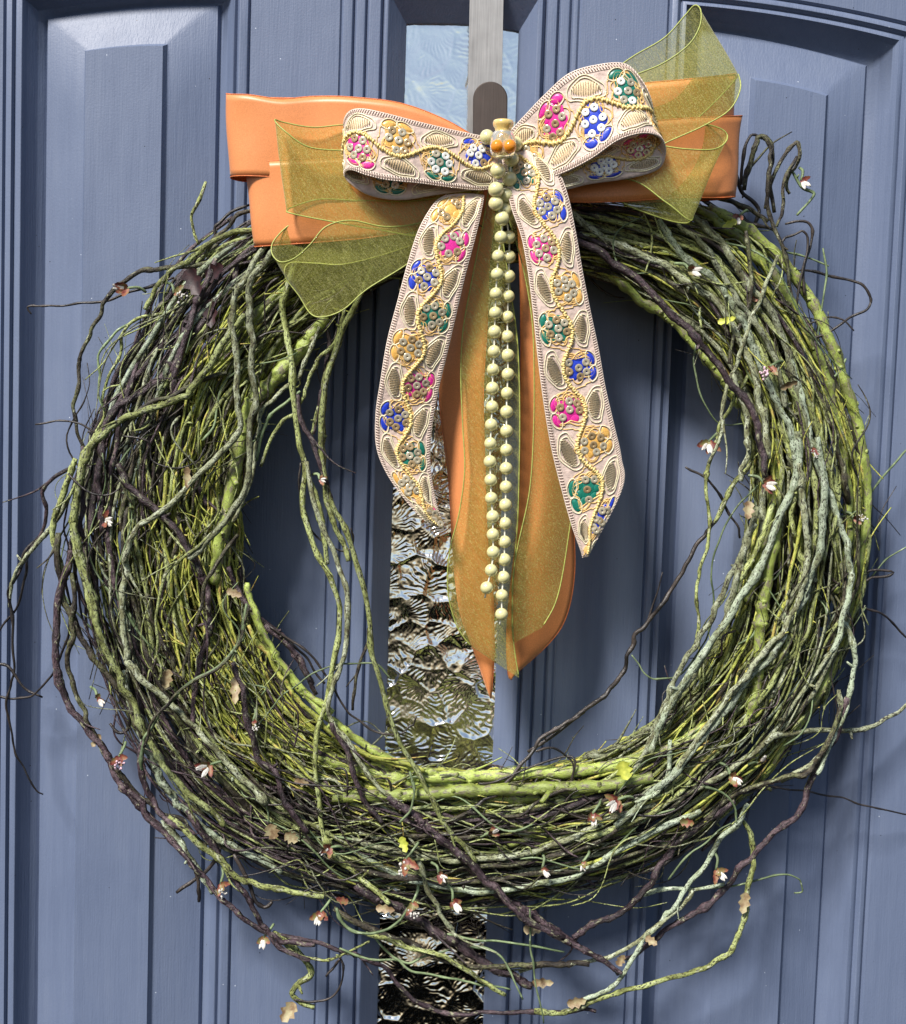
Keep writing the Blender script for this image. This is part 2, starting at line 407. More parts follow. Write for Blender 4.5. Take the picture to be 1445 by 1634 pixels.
def strand_radii(n, r, taper, knobs, rg):
    t = np.linspace(0, 1, n)
    rad = r * .84 * (1 - taper * t) * (.72 + .28 * np.clip(t * 14, 0, 1))
    rad *= 1 + (.08 if r < 6 else .035) * np.array([rg.uniform(-1, 1) for _ in range(n)])
    for _ in range(knobs):
        i = rg.randrange(1, n - 2); q = rg.uniform(.12, .3) * (1 if r < 6 else .25); rad[i] *= 1 + q; rad[i + 1] *= 1 + q * .6
    return rad
def wiggle(p, amp, rg, step=4):
    n = len(p); k = max(3, n // step)
    off = np.array([[rg.gauss(0, 1) for _ in range(3)] for _ in range(k)])
    return p + catmull(off, n) * amp
def add_strand(mb, pts_px, r, n=40, taper=.3, wig=2.0, sides=6, knobs=4, rg=rng, stubs=0):
    p = catmull(PA(pts_px), n)
    p = wiggle(p, wig * U, rg); p = wiggle(p, min(.6, .12 * r) * U, rg, 2)
    rad = strand_radii(n, r * U, taper, knobs, rg)
    mb.tube(p, rad, sides)
    if r > 7:                                     # leaf scars and nodes on the thick stems
        for _ in range(int(n / 5)):
            i = rg.randrange(2, n - 2); t = p[i + 1] - p[i]; t /= np.linalg.norm(t)
            a = np.array([rg.gauss(0, .8), -abs(rg.gauss(0, 1)), rg.gauss(0, .8)]); a -= t * (a @ t); a /= np.linalg.norm(a)
            c = p[i] + a * rad[i] * .96; q = rg.uniform(.22, .36) * r * U
            mb.tube(np.array([c - a * q * .5, c + a * q * .25, c + a * q * .3, c + a * q * .05]), [q * 1.3, q, q * .62, q * .3], 8)
    for _ in range(stubs):
        i = rg.randrange(2, n - 2); t = p[i + 1] - p[i]; t /= np.linalg.norm(t)
        if rg.random() < .45:
            a = np.array([rg.gauss(0, 1), -rg.uniform(0, .6), rg.gauss(0, 1)]); a -= t * (a @ t); a /= np.linalg.norm(a); L = rg.uniform(25, 85) * U
            q = catmull(np.array([p[i], p[i] + t * L * .3 + a * L * .08, p[i] + t * L * .65 + a * L * .2, p[i] + t * L + a * L * rg.uniform(.2, .5)]), 12)
            mb.tube(wiggle(q, .8 * U, rg, 3), np.linspace(min(r * .5, 3.2), .8, 12) * U, 5); continue
        a = np.array([rg.gauss(0, 1), -abs(rg.gauss(0, .7)), rg.gauss(0, 1)]); a -= t * (a @ t) * .6; a /= np.linalg.norm(a)
        L = rg.uniform(1.6, 3.2) * r * U
        mb.tube(np.array([p[i], p[i] + a * L * .6, p[i] + a * L]), [r * U * .5, r * U * .42, r * U * .3], 5)
    return p

def proc(th0, span, a0, a1, b0, b1, wob, rg, npt):
    pts = []; ph = rg.uniform(0, 6.28); fr = rg.uniform(.8, 2.4)
    for i in range(npt):
        t = i / (npt - 1); th = th0 + span * t
        a = a0 + (a1 - a0) * t + wob * math.sin(ph + fr * 6.28 * t)
        b = b0 + (b1 - b0) * t + wob * .7 * math.cos(ph * 1.3 + fr * 5 * t) - 1.1 * abs(2 * t - 1) ** 5
        m_ = math.hypot(a, b)
        if m_ > 1.02: a *= 1.02 / m_; b *= 1.02 / m_
        pts.append(ring(th, a, b))
    return pts
NAMES = {'L': 'green_stem', 'Y': 'thin_twig', 'O': 'olive_vine', 'S': 'lichen_vine', 'M': 'mint_vine', 'D': 'dark_vine', 'B': 'brown_vine', 'K': 'dark_tendril', 'G': 'green_tendril'}
def pick(table, rg):
    x = rg.random() * sum(w_ for _, w_ in table)
    for k, w_ in table:
        x -= w_
        if x <= 0: return k
    return table[-1][0]
def palette(th, a, rg):
    dg = (math.degrees(th) + 360) % 360       # 0 right, 90 bottom, 180 left, 270 top
    if 125 < dg < 235:                           # left
        if a < .05: return pick([('Y', 6), ('O', 2.4), ('B', 2.5), ('D', .8), ('L', .3)], rg)
        return pick([('D', 7), ('B', 5), ('S', 2), ('O', 4), ('M', .8), ('Y', .6)], rg)
    if 55 <= dg <= 125:                          # bottom
        if a < -.35: return pick([('L', 1.2), ('Y', 4), ('O', 2)], rg)
        return pick([('D', 7), ('B', 5), ('S', 2.4), ('O', 3.6), ('M', 1), ('Y', .6)], rg)
    if 235 <= dg < 300: return pick([('B', 4), ('O', 4), ('D', 3), ('S', 1)], rg)
    if a > .5: return pick([('L', 1), ('O', 4), ('Y', 3), ('B', 1)], rg)
    return pick([('S', 2.6), ('O', 7), ('M', .7), ('Y', 4), ('B', 1.6), ('D', .6)], rg)

# dense core and fine twigs: too many to count, joined by bark
fine = {k: MB() for k in 'LYOSMDB'}
rg = random.Random(11)
for i in range(260):                              # core, mostly in dark barks that paint the shade between twigs
    th0 = rg.uniform(0, 6.283); sp_ = rg.uniform(.7, 1.5)
    a = rg.uniform(-.85, .45); b = rg.uniform(-.9, .15)
    k = pick([('B', 5), ('D', 4), ('O', 1.5)], rg)
    add_strand(fine[k], proc(th0, sp_, a, a + rg.uniform(-.2, .2), b, b + rg.uniform(-.2, .2), .05, rg, 7), rg.uniform(3.5, 7), 16, .2, 2, 5, 1, rg)
for i in range(1500):                              # fine twigs over it
    th0 = rg.uniform(0, 6.283)
    if rg.random() < .38: th0 = rg.uniform(2.0, 3.9)
    sp_ = rg.uniform(.35, 1.0) * rg.choice((-1, 1))
    q = rg.uniform(0, math.pi); rr = rg.uniform(.75, 1)
    a = math.cos(q) * rr; b = math.sin(q) * rr
    k = palette(th0 + sp_ / 2, a, rg)
    if rg.random() < .25: a *= 1.12
    if a > .3 and rg.random() < .35: continue
    if 2.0 < th0 < 4.0 and rg.random() < .45: a = rg.uniform(-.9, .1); k = rg.choice('YYYOB')
    if k == 'L': k = 'Y'
    r_ = rg.uniform(1.3, 3.2) if k == 'Y' else rg.uniform(1.2, 3.6)
    add_strand(fine[k], proc(th0, sp_, a, a + rg.uniform(-.35, .35) * (2.2 if i % 5 == 0 else 1), b, b + rg.uniform(-.2, .2), .05 if i % 4 else .12, rg, 7), r_, 24, .5, 1.3, 5, 4, rg, 2 if k == 'Y' else (1 if i % 3 == 0 else 0))
for k, mb in fine.items():
    if mb.n: mb.build('fine_twigs', MATS[k], wreath, kind='stuff')

# vines one can tell apart
rg = random.Random(23)
for i in range(185):
    th0 = rg.uniform(0, 6.283); sp_ = rg.uniform(.5, 1.6) * rg.choice((-1, 1))
    q = rg.uniform(.12, math.pi - .12); rr = rg.uniform(.88, 1.02)
    a = math.cos(q) * rr; b = math.sin(q) * rr
    k = palette(th0 + sp_ / 2, a, rg)
    r_ = {'L': rg.uniform(6, 10), 'Y': rg.uniform(2.6, 4.2), 'O': rg.uniform(3.2, 7), 'S': rg.uniform(3.5, 7), 'M': rg.uniform(3.5, 6.5), 'D': rg.uniform(3, 6.5), 'B': rg.uniform(3, 6.5)}[k]
    mb = MB()
    add_strand(mb, proc(th0, sp_, a, a + rg.uniform(-.5, .5) * (1.9 if i % 3 == 0 else 1), b, b + rg.uniform(-.15, .3), .07, rg, 8), r_, 60, .4, 1.6, 8, 7, rg, 3)
    mb.build(NAMES[k], MATS[k], wreath)
# loose wandering strands along the outer rim
for i in range(46):
    th0 = rg.uniform(.9, 4.1); sp_ = rg.uniform(.5, 1.2) * rg.choice((-1, 1))
    a = rg.uniform(.85, 1.12); b = rg.uniform(-.2, .5); ph = rg.uniform(0, 6)
    pts = []
    for j in range(8):
        t = j / 7
        pts.append(ring(th0 + sp_ * t, a + .14 * math.sin(ph + 5 * t), b))
    k = pick([('D', 3), ('B', 3), ('O', 2), ('K', 2), ('S', 1)], rg)
    mb = MB(); add_strand(mb, pts, rg.uniform(1.6, 4.2), 50, .5, 2.5, 6, 9, rg, 2); mb.build(NAMES[k], MATS[k], wreath)

# loose wiry strands tangled over and around the band, nobody could count them
rg = random.Random(41)
wiry = {k: MB() for k in 'KBDOSG'}
for i in range(420):
    th0 = rg.uniform(0, 6.283) if i % 3 else rg.uniform(.6, 3.6); sp_ = rg.uniform(.12, .55) * rg.choice((-1, 1))
    a = rg.uniform(-1, 1.05); b = math.sqrt(max(0, 1 - min(1, a * a))) * rg.uniform(.7, 1.0) + rg.uniform(.05, .25); da = rg.uniform(-.8, .8); ph = rg.uniform(0, 6)
    if 4.3 < th0 % 6.283 < 5.2: continue
    pts = [ring(th0 + sp_ * t, a + da * t + .16 * math.sin(ph + 7 * t), b + .12 * math.sin(ph * 2 + 5 * t)) for t in np.linspace(0, 1, 8)]
    k = pick([('K', 2.5), ('B', 3), ('D', 2), ('O', 4), ('S', 1.6), ('G', 1)], rg)
    add_strand(wiry[k], pts, rg.uniform(1.1, 2.4), 22, .6, 2.2, 5, 3, rg, 1 if i % 4 == 0 else 0)
for i in range(120):                              # frizzy ends that leave the band outwards or inwards
    th0 = rg.uniform(-.9, 4.2); out_ = rg.random() < .72; dr = rg.choice((-1, 1)); sp_ = rg.uniform(.08, .3)
    a0 = (.85 if out_ else -.85); a1 = a0 + (1 if out_ else -1) * rg.uniform(.25, .7)
    pts = [ring(th0 + dr * sp_ * t, a0 + (a1 - a0) * t ** 1.6, rg.uniform(-.1, .1) + .2 - .5 * t) for t in np.linspace(0, 1, 6)]
    add_strand(wiry[pick([('K', 3), ('B', 2), ('O', 3), ('G', 1)], rg)], pts, rg.uniform(.9, 1.9), 20, .6, 2.0, 5, 2, rg)
for k, mb in wiry.items(): mb.build('wiry_strands', MATS[k], wreath, kind='stuff')

# strands traced one by one
ZN = {'A': (0, 0, 2.89), 'B': (0, 400, 2.89), 'C': (0, 850, 2.89), 'D': (0, 1234, 2.89), 'E': (400, 1000, 2.89), 'F': (400, 1300, 2.89),
      'G': (850, 1100, 2.4286), 'H': (945, 700, 2.89), 'I': (945, 250, 2.89), 'J': (380, 450, 3.631), 'K': (1000, 0, 3.247), 'P': (0, 0, 1)}
def T(z, mat, r, h, pts, taper=.3, name=None, wig=1.6, knobs=None, stubs=1):
    ox, oy, s = ZN[z]
    if mat in 'SM' and r > 6: r *= .72
    if mat == 'L': r *= .95
    if mat == 'O' and r > 6: r *= .85
    n = len(pts)
    q = [(ox + p[0] / s, oy + p[1] / s, (p[2] if len(p) > 2 else (h if not isinstance(h, tuple) else h[0] + (h[1] - h[0]) * i / (n - 1)))) for i, p in enumerate(pts)]
    q3 = np.array(q); L = np.abs(np.diff(q3[:, :2], axis=0)).sum()
    nn = int(max(14, min(90, L / 7)))
    mb = MB()
    add_strand(mb, q, r, nn, taper, wig, 8 if r > 4 else 6, knobs if knobs is not None else max(2, nn // 6), rng, stubs if r > 2.5 else 0)
    return mb.build(name or NAMES[mat], MATS[mat], wreath)
# thick fresh stems
T('P', 'L', 13, 128, [(520, 505), (470, 570), (420, 625), (396, 655), (372, 760), (352, 860), (338, 930)], .1, wig=.6)
T('P', 'L', 14, 120, [(360, 1120), (420, 1170), (500, 1200), (580, 1232), (660, 1246), (740, 1250)], .1, wig=.6)
T('P', 'L', 12.5, 140, [(530, 1272), (640, 1268), (740, 1262), (850, 1258), (960, 1254), (1040, 1238)], .05, wig=.5, knobs=4)
T('P', 'L', 11.5, 128, [(655, 1240), (760, 1238), (860, 1233), (960, 1226), (1050, 1200), (1130, 1160)], .05, wig=.5, knobs=4)
T('P', 'L', 12, 120, [(670, 1302), (720, 1288), (780, 1276), (860, 1272)], .1, wig=.5, knobs=3)
T('P', 'L', 13, 125, [(745, 1290), (790, 1312), (860, 1328), (930, 1334), (1010, 1318)], .1, wig=.6, knobs=3)
T('P', 'L', 11, 95, [(1130, 330), (1215, 385), (1285, 465), (1335, 570), (1368, 680), (1382, 780), (1372, 880), (1345, 980)], .1, wig=1, knobs=7)
T('P', 'L', 9, 110, [(1110, 330), (1190, 390), (1262, 482), (1318, 600), (1345, 720), (1352, 840), (1335, 950)], .1)
T('P', 'L', 11, 140, [(1240, 830), (1222, 930), (1212, 1010), (1208, 1090), (1195, 1150)], .1, wig=.8)
T('P', 'L', 14, 100, [(1240, 1020), (1190, 1090), (1120, 1150), (1040, 1200), (960, 1235)], .1, wig=1)
T('P', 'O', 15, 120, [(1250, 1040), (1195, 1110), (1120, 1175), (1040, 1220), (930, 1270)], .1, wig=1)
T('P', 'L', 11, 90, [(1060, 1300), (1110, 1285), (1160, 1255), (1230, 1190), (1290, 1110)], .1, wig=1)
T('P', 'L', 10, 120, [(1240, 700), (1235, 790), (1218, 880), (1190, 960)], .1, wig=1)
T('P', 'L', 9, 110, [(930, 400), (1010, 470), (1080, 520), (1140, 590), (1180, 650)], .2, wig=1)
T('P', 'L', 8, 130, [(400, 960), (430, 1040), (490, 1110), (560, 1175), (650, 1222), (700, 1238)], .1)
T('P', 'L', 6, 135, [(392, 930), (420, 1010), (460, 1075), (530, 1140)], .1)
T('P', 'Y', 4.5, 140, [(398, 1000), (440, 1070), (480, 1120), (560, 1190), (680, 1230)], .1)
# lichen vines, right side
T('P', 'S', 9, 145, [(880, 310), (945, 370), (1010, 400), (1080, 440), (1140, 480), (1190, 560), (1212, 640), (1225, 730)], .1)
T('P', 'D', 6.5, 150, [(900, 370), (980, 420), (1060, 490), (1110, 540), (1150, 590), (1200, 660), (1215, 720), (1220, 760)], .1)
T('P', 'M', 9, 148, [(1050, 350), (1085, 400), (1150, 460), (1190, 520), (1225, 610), (1260, 690), (1275, 760)], .1)
T('P', 'S', 9.5, 140, [(1100, 340), (1150, 390), (1190, 450), (1240, 520), (1270, 620), (1290, 720)], .1)
T('P', 'S', 7, 150, [(1080, 360), (1130, 400), (1170, 470), (1230, 560), (1255, 650)], .1)
T('P', 'M', 9.5, 150, [(1270, 690), (1270, 760), (1240, 830), (1220, 890), (1180, 960), (1130, 1030), (1070, 1120), (1040, 1200)], .15)
T('P', 'M', 9.5, 152, [(1305, 700), (1315, 780), (1308, 860), (1285, 950), (1250, 1010), (1190, 1090), (1110, 1190), (1060, 1250), (980, 1320)], .2)
T('P', 'S', 8, 158, [(1275, 740), (1285, 830), (1282, 920), (1255, 1000), (1200, 1060), (1140, 1140), (1080, 1230)], .2)
T('P', 'S', 9, 145, [(1200, 840), (1180, 900), (1160, 980), (1100, 1080), (1060, 1140), (1010, 1230)], .2)
T('P', 'S', 8, 140, [(1230, 590), (1250, 680), (1270, 760), (1290, 850), (1300, 930)], .1)
T('P', 'M', 8, 140, [(1255, 560), (1285, 660), (1305, 740), (1345, 850), (1355, 940), (1330, 1040)], .1)
T('P', 'S', 7, 120, [(1340, 900), (1350, 980), (1310, 1080), (1240, 1170), (1150, 1250), (1040, 1320), (900, 1380), (760, 1400)], .2)
T('P', 'M', 8, 130, [(1120, 1290), (1000, 1350), (900, 1400), (780, 1420), (640, 1400), (540, 1340)], .2)
T('P', 'S', 8, 140, [(1080, 1270), (960, 1310), (850, 1360), (700, 1370), (560, 1340)], .2)
# left side crossing vines
T('B', 'O', 7, 160, [(1130, 300), (1030, 410), (960, 530), (870, 650), (820, 690), (640, 745), (520, 810), (430, 900), (390, 990)], .1)
T('B', 'S', 6, 160, [(1400, -150), (1290, -30), (1200, 90), (1150, 200), (1150, 330), (1165, 470), (1180, 640), (1160, 800), (1150, 960), (1140, 1080), (1060, 1230), (960, 1330), (880, 1420)], .2)
T('B', 'S', 5.5, 158, [(1300, -150), (1200, 0), (1130, 130), (1080, 250), (1080, 400), (1090, 520), (1095, 700), (1100, 820), (1020, 930), (900, 1050), (760, 1190), (650, 1270), (600, 1330), (570, 1440)], .1)
T('B', 'B', 4.5, 150, [(1050, 560), (900, 610), (780, 670), (680, 710), (560, 830)], .3)
T('B', 'D', 6.5, 152, [(540, 980), (590, 1080), (700, 1180), (790, 1260), (870, 1390), (930, 1500)], .1)
T('B', 'D', 6, 120, [(880, 330), (750, 440), (640, 560), (560, 690), (500, 800), (450, 930), (430, 1100), (420, 1300)], .1)
T('B', 'D', 7, 130, [(960, 300), (850, 430), (760, 560), (640, 660), (520, 740), (480, 880), (450, 1060), (470, 1300)], .1)
T('B', 'D', 6, 140, [(1000, 40), (930, 200), (870, 360), (830, 480), (790, 600)], .2)
T('B', 'D', 6, 135, [(850, 360), (800, 560), (790, 720), (830, 870), (860, 1000), (900, 1060), (960, 1180)], .3)
T('C', 'D', 6, 145, [(860, 40), (920, 170), (960, 300), (965, 440), (930, 600), (900, 760), (890, 900)], .2)
T('C', 'S', 8, 150, [(600, 30), (570, 200), (560, 380), (590, 560), (620, 640), (740, 740), (860, 860), (980, 990), (1100, 1110), (1230, 1240)], .1)
T('C', 'O', 7, 140, [(345, -50), (370, 130), (420, 300), (460, 470), (520, 600), (600, 760), (680, 950), (780, 1100), (900, 1230), (1050, 1350)], .1)
T('C', 'M', 10, 110, [(570, 640), (630, 850), (700, 1060), (760, 1190), (850, 1280), (990, 1400), (1100, 1460), (1300, 1560)], .3)
T('C', 'G', 3.5, 168, [(1130, 330), (1120, 480), (1040, 590), (900, 680), (780, 780), (700, 890), (660, 980), (655, 1100)], .2, 'twining_tendril')
T('C', 'B', 3, 172, [(1140, 340), (1110, 500), (1020, 620), (880, 690), (760, 800), (690, 900), (665, 990)], .2)
T('C', 'B', 4, 165, [(1090, 0), (1010, 120), (950, 240), (910, 400), (860, 560), (850, 680)], .3)
T('C', 'O', 3, 165, [(980, 0), (830, 130), (750, 220), (720, 400), (730, 560), (740, 680)], .3)
T('C', 'D', 6, 155, [(1070, 590), (1110, 720), (1160, 920), (1200, 1040), (1270, 1120), (1330, 1260), (1420, 1380)], .2)
T('C', 'D', 5, 130, [(1040, 160), (1150, 350), (1300, 480), (1370, 580), (1440, 700)], .1)
T('C', 'K', 2.4, 125, [(1150, 370), (1280, 450), (1400, 570), (1500, 690)], .1)
# outermost left loops
T('B', 'B', 4.5, (110, 90), [(1080, 20), (940, 65), (760, 80), (660, 95), (560, 150), (500, 200), (470, 270), (420, 360), (380, 460), (360, 560), (345, 700), (350, 820), (385, 920)], .3)
T('B', 'K', 3, (90, 70), [(800, 120), (640, 180), (480, 230), (330, 250), (220, 265), (140, 265), (150, 300)], .5, stubs=0)
T('B', 'O', 3, (110, 100), [(760, 290), (640, 320), (570, 380), (550, 480), (510, 570), (470, 680), (480, 770), (400, 880)], .3)
T('B', 'G', 2.4, 105, [(640, 320), (540, 370), (480, 440), (455, 530), (460, 640), (480, 740)], .3)
T('B', 'D', 4, (120, 70), [(330, 1000), (240, 1060), (195, 1110), (210, 1200), (190, 1310), (130, 1400), (90, 1460)], .3)
T('B', 'O', 7, (125, 100), [(350, 960), (310, 1080), (265, 1180), (255, 1300), (270, 1440), (290, 1600)], .2)
T('B', 'S', 4.5, (110, 60), [(330, 1120), (250, 1250), (180, 1330), (110, 1420), (60, 1520), (45, 1640)], .3)
T('B', 'D', 5, 118, [(380, 900), (380, 1060), (370, 1200), (390, 1350), (430, 1480), (440, 1620)], .2)
T('B', 'O', 9, 130, [(470, 830), (400, 950), (350, 1150), (345, 1300), (370, 1450), (410, 1600), (440, 1720)], .2)
T('B', 'K', 2, 120, [(170, 797), (280, 785), (370, 800), (440, 840)], .2, stubs=0)
T('B', 'K', 2, 150, [(560, 845), (680, 880), (700, 960), (780, 1010), (880, 990), (960, 900)], .3, stubs=0)
T('B', 'K', 2, 140, [(310, 1030), (400, 1100), (500, 1120), (580, 1080)], .3, stubs=0)
T('C', 'K', 3.4, (70, 50), [(200, 0), (120, 90), (70, 200), (45, 290), (60, 460), (60, 620), (40, 770), (50, 920), (80, 1040), (140, 1150), (195, 1205)], .6, stubs=0)
T('C', 'K', 3, (70, 50), [(190, 20), (130, 120), (110, 220), (80, 340), (0, 450), (-40, 500)], .4, stubs=0)
T('C', 'K', 3, (60, 60), [(-40, 590), (40, 630), (110, 710), (185, 757)], .4, stubs=0)
T('C', 'K', 3, (110, 50), [(350, 120), (340, 300), (310, 480), (250, 640), (180, 720), (80, 770), (-30, 745)], .4, stubs=0)
T('C', 'B', 6, 115, [(260, 0), (270, 160), (300, 320), (350, 450), (420, 570), (520, 690), (600, 780), (660, 940)], .2)
T('C', 'D', 7, (120, 110), [(330, 80), (290, 230), (265, 400), (260, 560), (270, 680), (320, 800), (400, 900), (480, 1010), (540, 1120), (620, 1230), (700, 1330), (800, 1420)], .2)
T('C', 'B', 5, (118, 110), [(330, 180), (335, 420), (325, 560), (345, 700), (390, 840), (440, 940), (520, 1080), (620, 1200), (740, 1280), (860, 1350), (960, 1440)], .2)
T('C', 'D', 6, 125, [(660, 960), (655, 1100), (690, 1210), (760, 1310), (900, 1400)], .2)
T('C', 'K', 3, 110, [(600, 820), (590, 900), (545, 922), (505, 878)], .2, stubs=0)
T('D', 'K', 4, 105, [(815, 542), (910, 480), (980, 420), (1020, 340)], .1, stubs=0)
T('D', 'K', 3.6, 105, [(922, 590), (925, 500), (900, 440)], .1, stubs=0)
T('D', 'M', 9, 115, [(750, 210), (800, 290), (850, 350), (920, 460), (990, 540)], .2)
T('D', 'D', 6, 118, [(600, 80), (700, 220), (820, 340), (930, 470), (1030, 580), (1120, 660), (1240, 740), (1340, 780), (1445, 790)], .3)
T('D', 'O', 6, 125, [(780, 200), (900, 300), (1010, 400), (1110, 480), (1200, 520), (1330, 540), (1500, 580)], .2)
T('D', 'D', 6, 120, [(860, 160), (980, 340), (1090, 500), (1150, 600), (1210, 700), (1290, 790), (1430, 860)], .3)
T('D', 'K', 4, 115, [(1080, 380), (1140, 500), (1180, 590), (1220, 620), (1258, 600)], .2, stubs=0)
T('D', 'O', 6, 100, [(1250, 730), (1340, 780), (1400, 860), (1440, 910), (1380, 950), (1350, 1010), (1390, 1060), (1440, 1080)], .2)
T('F', 'D', 4.5, 100, [(100, 540), (220, 570), (360, 610), (460, 640), (540, 670), (640, 740), (740, 850), (840, 900), (1000, 915), (1200, 910), (1445, 912), (1600, 900)], .2)
T('F', 'O', 3, 110, [(120, 560), (220, 650), (330, 670), (430, 640), (540, 580)], .3)
T('F', 'G', 2.4, 118, [(400, 620), (560, 670), (700, 680), (820, 650), (935, 612)], .3, stubs=0)
T('F', 'K', 2.2, 105, [(410, 650), (438, 700), (420, 770), (360, 840), (280, 860), (200, 855)], .2, stubs=0)
T('F', 'K', 2.6, 100, [(405, 665), (390, 710), (348, 745)], .1, stubs=0)
T('F', 'D', 8, (140, 100), [(700, 20), (850, 80), (960, 180), (1040, 270), (1140, 360), (1260, 440), (1380, 520), (1500, 600)], .2)
T('F', 'D', 9, (130, 110), [(480, 330), (620, 400), (740, 470), (850, 540), (960, 600), (1080, 680), (1200, 740), (1290, 790)], .2)
T('F', 'B', 6, 120, [(380, 440), (560, 530), (720, 590), (860, 650), (1000, 690), (1200, 700), (1400, 690), (1560, 680)], .2)
T('F', 'O', 5, 130, [(540, 540), (700, 600), (840, 640), (960, 690), (1060, 760), (1180, 830)], .3)
T('F', 'G', 2.4, 120, [(540, 530), (640, 640), (740, 720), (900, 750), (1060, 780), (1200, 800)], .3, stubs=0)
T('F', 'G', 2.4, 125, [(840, 560), (1000, 570), (1200, 590), (1445, 625)], .3, stubs=0)
T('F', 'G', 2.4, 130, [(1010, 600), (1120, 630), (1200, 720), (1250, 830)], .3, stubs=0)
T('F', 'G', 2.2, 130, [(1290, 440), (1290, 620), (1310, 760), (1350, 960)], .3, stubs=0)
T('F', 'S', 5, 140, [(760, 180), (800, 300), (860, 420), (900, 500), (950, 570)], .3)
T('F', 'G', 3.2, 150, [(390, 430), (420, 500), (500, 545), (600, 540), (680, 490), (720, 430)], .3, stubs=0)
T('F', 'O', 6, 135, [(330, 60), (380, 180), (470, 260), (560, 340), (640, 410)], .2)
# dangling vines over the opening
T('J', 'D', 4.5, 145, [(340, 620), (370, 780), (430, 930), (490, 1120), (545, 1290)], .1)
T('J', 'O', 4, 140, [(620, 160), (560, 330), (490, 420), (420, 530), (370, 650), (330, 740), (240, 840), (130, 1070)], .2)
T('J', 'S', 4, 142, [(470, 260), (400, 430), (340, 540), (230, 650), (140, 760), (110, 870), (80, 1100), (20, 1280), (-30, 1400)], .2)
T('J', 'G', 3, 144, [(360, 640), (220, 750), (140, 860), (100, 1030)], .2)
T('J', 'O', 5.5, 130, [(690, 80), (600, 260), (540, 450), (490, 600), (480, 800), (490, 1020), (510, 1250), (560, 1420), (640, 1620)], .2)
T('J', 'D', 4, 128, [(510, 230), (520, 400), (490, 560), (460, 740), (430, 880)], .3)
T('J', 'O', 3, 128, [(480, 680), (450, 800), (425, 900)], .3)
T('J', 'K', 2, 128, [(360, 1050), (345, 1180), (380, 1330), (450, 1460), (600, 1560), (665, 1500), (665, 1430)], .2, stubs=0)
T('J', 'O', 5, 146, [(385, 1060), (410, 1130), (450, 1240), (480, 1380), (490, 1500), (520, 1640)], .2)
T('P', 'O', 5.5, 147, [(520, 330), (480, 400), (455, 460), (449, 497), (460, 546), (468, 582), (466, 626), (471, 670), (480, 712), (486, 750), (482, 797), (490, 836), (504, 880), (528, 925), (541, 965), (540, 1020), (528, 1083), (514, 1131), (507, 1173), (504, 1225), (507, 1277), (514, 1329), (528, 1350)], .25)
T('E', 'S', 6.5, 150, [(255, -760), (300, -560), (345, -420), (400, -300), (440, -150), (440, 60), (410, 180), (375, 280), (360, 420), (430, 520), (510, 640), (600, 740), (700, 830), (820, 920)], .2)
T('E', 'D', 5.5, 150, [(360, 440), (430, 560), (480, 680), (530, 810), (610, 900)], .2)
T('E', 'D', 7.5, 150, [(640, 790), (720, 850), (820, 930), (930, 1020), (1050, 1130), (1140, 1230), (1250, 1330), (1445, 1440)], .2)
T('E', 'O', 5, 146, [(560, -1650), (460, -1450), (390, -1250), (330, -1080), (325, -800), (370, -560), (440, -420), (500, -260), (550, 20), (580, 190), (620, 340), (680, 500), (750, 640), (830, 780), (900, 900), (980, 1000), (1040, 1080)], .2)
T('E', 'B', 3.5, 140, [(540, 0), (540, 80), (510, 190), (480, 300), (472, 385)], .2)
T('E', 'D', 5, 135, [(70, -10), (160, 70), (220, 140), (260, 230), (300, 320)], .2)
T('E', 'K', 2.2, 140, [(90, 0), (250, 110), (360, 250), (420, 360), (500, 440), (600, 495), (690, 495), (740, 460), (768, 425)], .2, stubs=0)
T('E', 'G', 1.8, 145, [(640, 230), (580, 180), (480, 165), (360, 180), (230, 250), (130, 330), (40, 460)], .2, stubs=0)
T('E', 'K', 4, (150, 110), [(930, 900), (1080, 800), (1180, 720), (1270, 600), (1340, 520), (1445, 450), (1540, 390)], .2)
T('E', 'B', 3.6, 152, [(900, 900), (1020, 860), (1200, 880), (1300, 820), (1400, 770), (1500, 740)], .2)
T('E', 'G', 2.6, 160, [(740, 680), (760, 760), (740, 850), (690, 900)], .2, stubs=0)
# right side loose ones
T('H', 'K', 4, (110, 120), [(-300, 1450), (0, 1230), (110, 1130), (170, 1000), (210, 900), (300, 790), (400, 640), (500, 470), (560, 390), (610, 290)], .1)
T('H', 'O', 4.5, 125, [(560, 390), (640, 240), (700, 140), (725, 40), (700, -60), (690, -130)], .2)
T('H', 'O', 3.6, 128, [(800, -560), (720, -300), (650, -180), (590, -60), (540, 100), (520, 240), (540, 400), (510, 560), (480, 720), (490, 860), (450, 1000)], .2)
T('H', 'S', 5.5, 140, [(760, 320), (700, 480), (640, 650), (560, 800), (480, 940), (400, 1080), (330, 1230), (280, 1360)], .2)
T('H', 'O', 5, 146, [(840, 300), (780, 460), (700, 620), (640, 720)], .2)
T('H', 'K', 2.6, 120, [(420, 132), (520, 180), (590, 270), (650, 380), (680, 450)], .2, stubs=0)
T('H', 'G', 1.8, 130, [(760, 215), (660, 320), (580, 480), (550, 640), (550, 820), (500, 980), (420, 1080), (330, 1110), (240, 1080), (190, 1000)], .2, stubs=0)
T('H', 'G', 2.2, (130, 40), [(1100, 370), (1200, 340), (1290, 240), (1380, 130), (1460, 30)], .2, stubs=0)
T('H', 'K', 2.4, (130, 50), [(1050, 600), (1150, 690), (1260, 770), (1370, 840), (1470, 940)], .2, stubs=0)
T('H', 'K', 2.6, 90, [(1225, 635), (1290, 605), (1380, 610), (1360, 635), (1290, 640), (1260, 655)], .2, stubs=0)
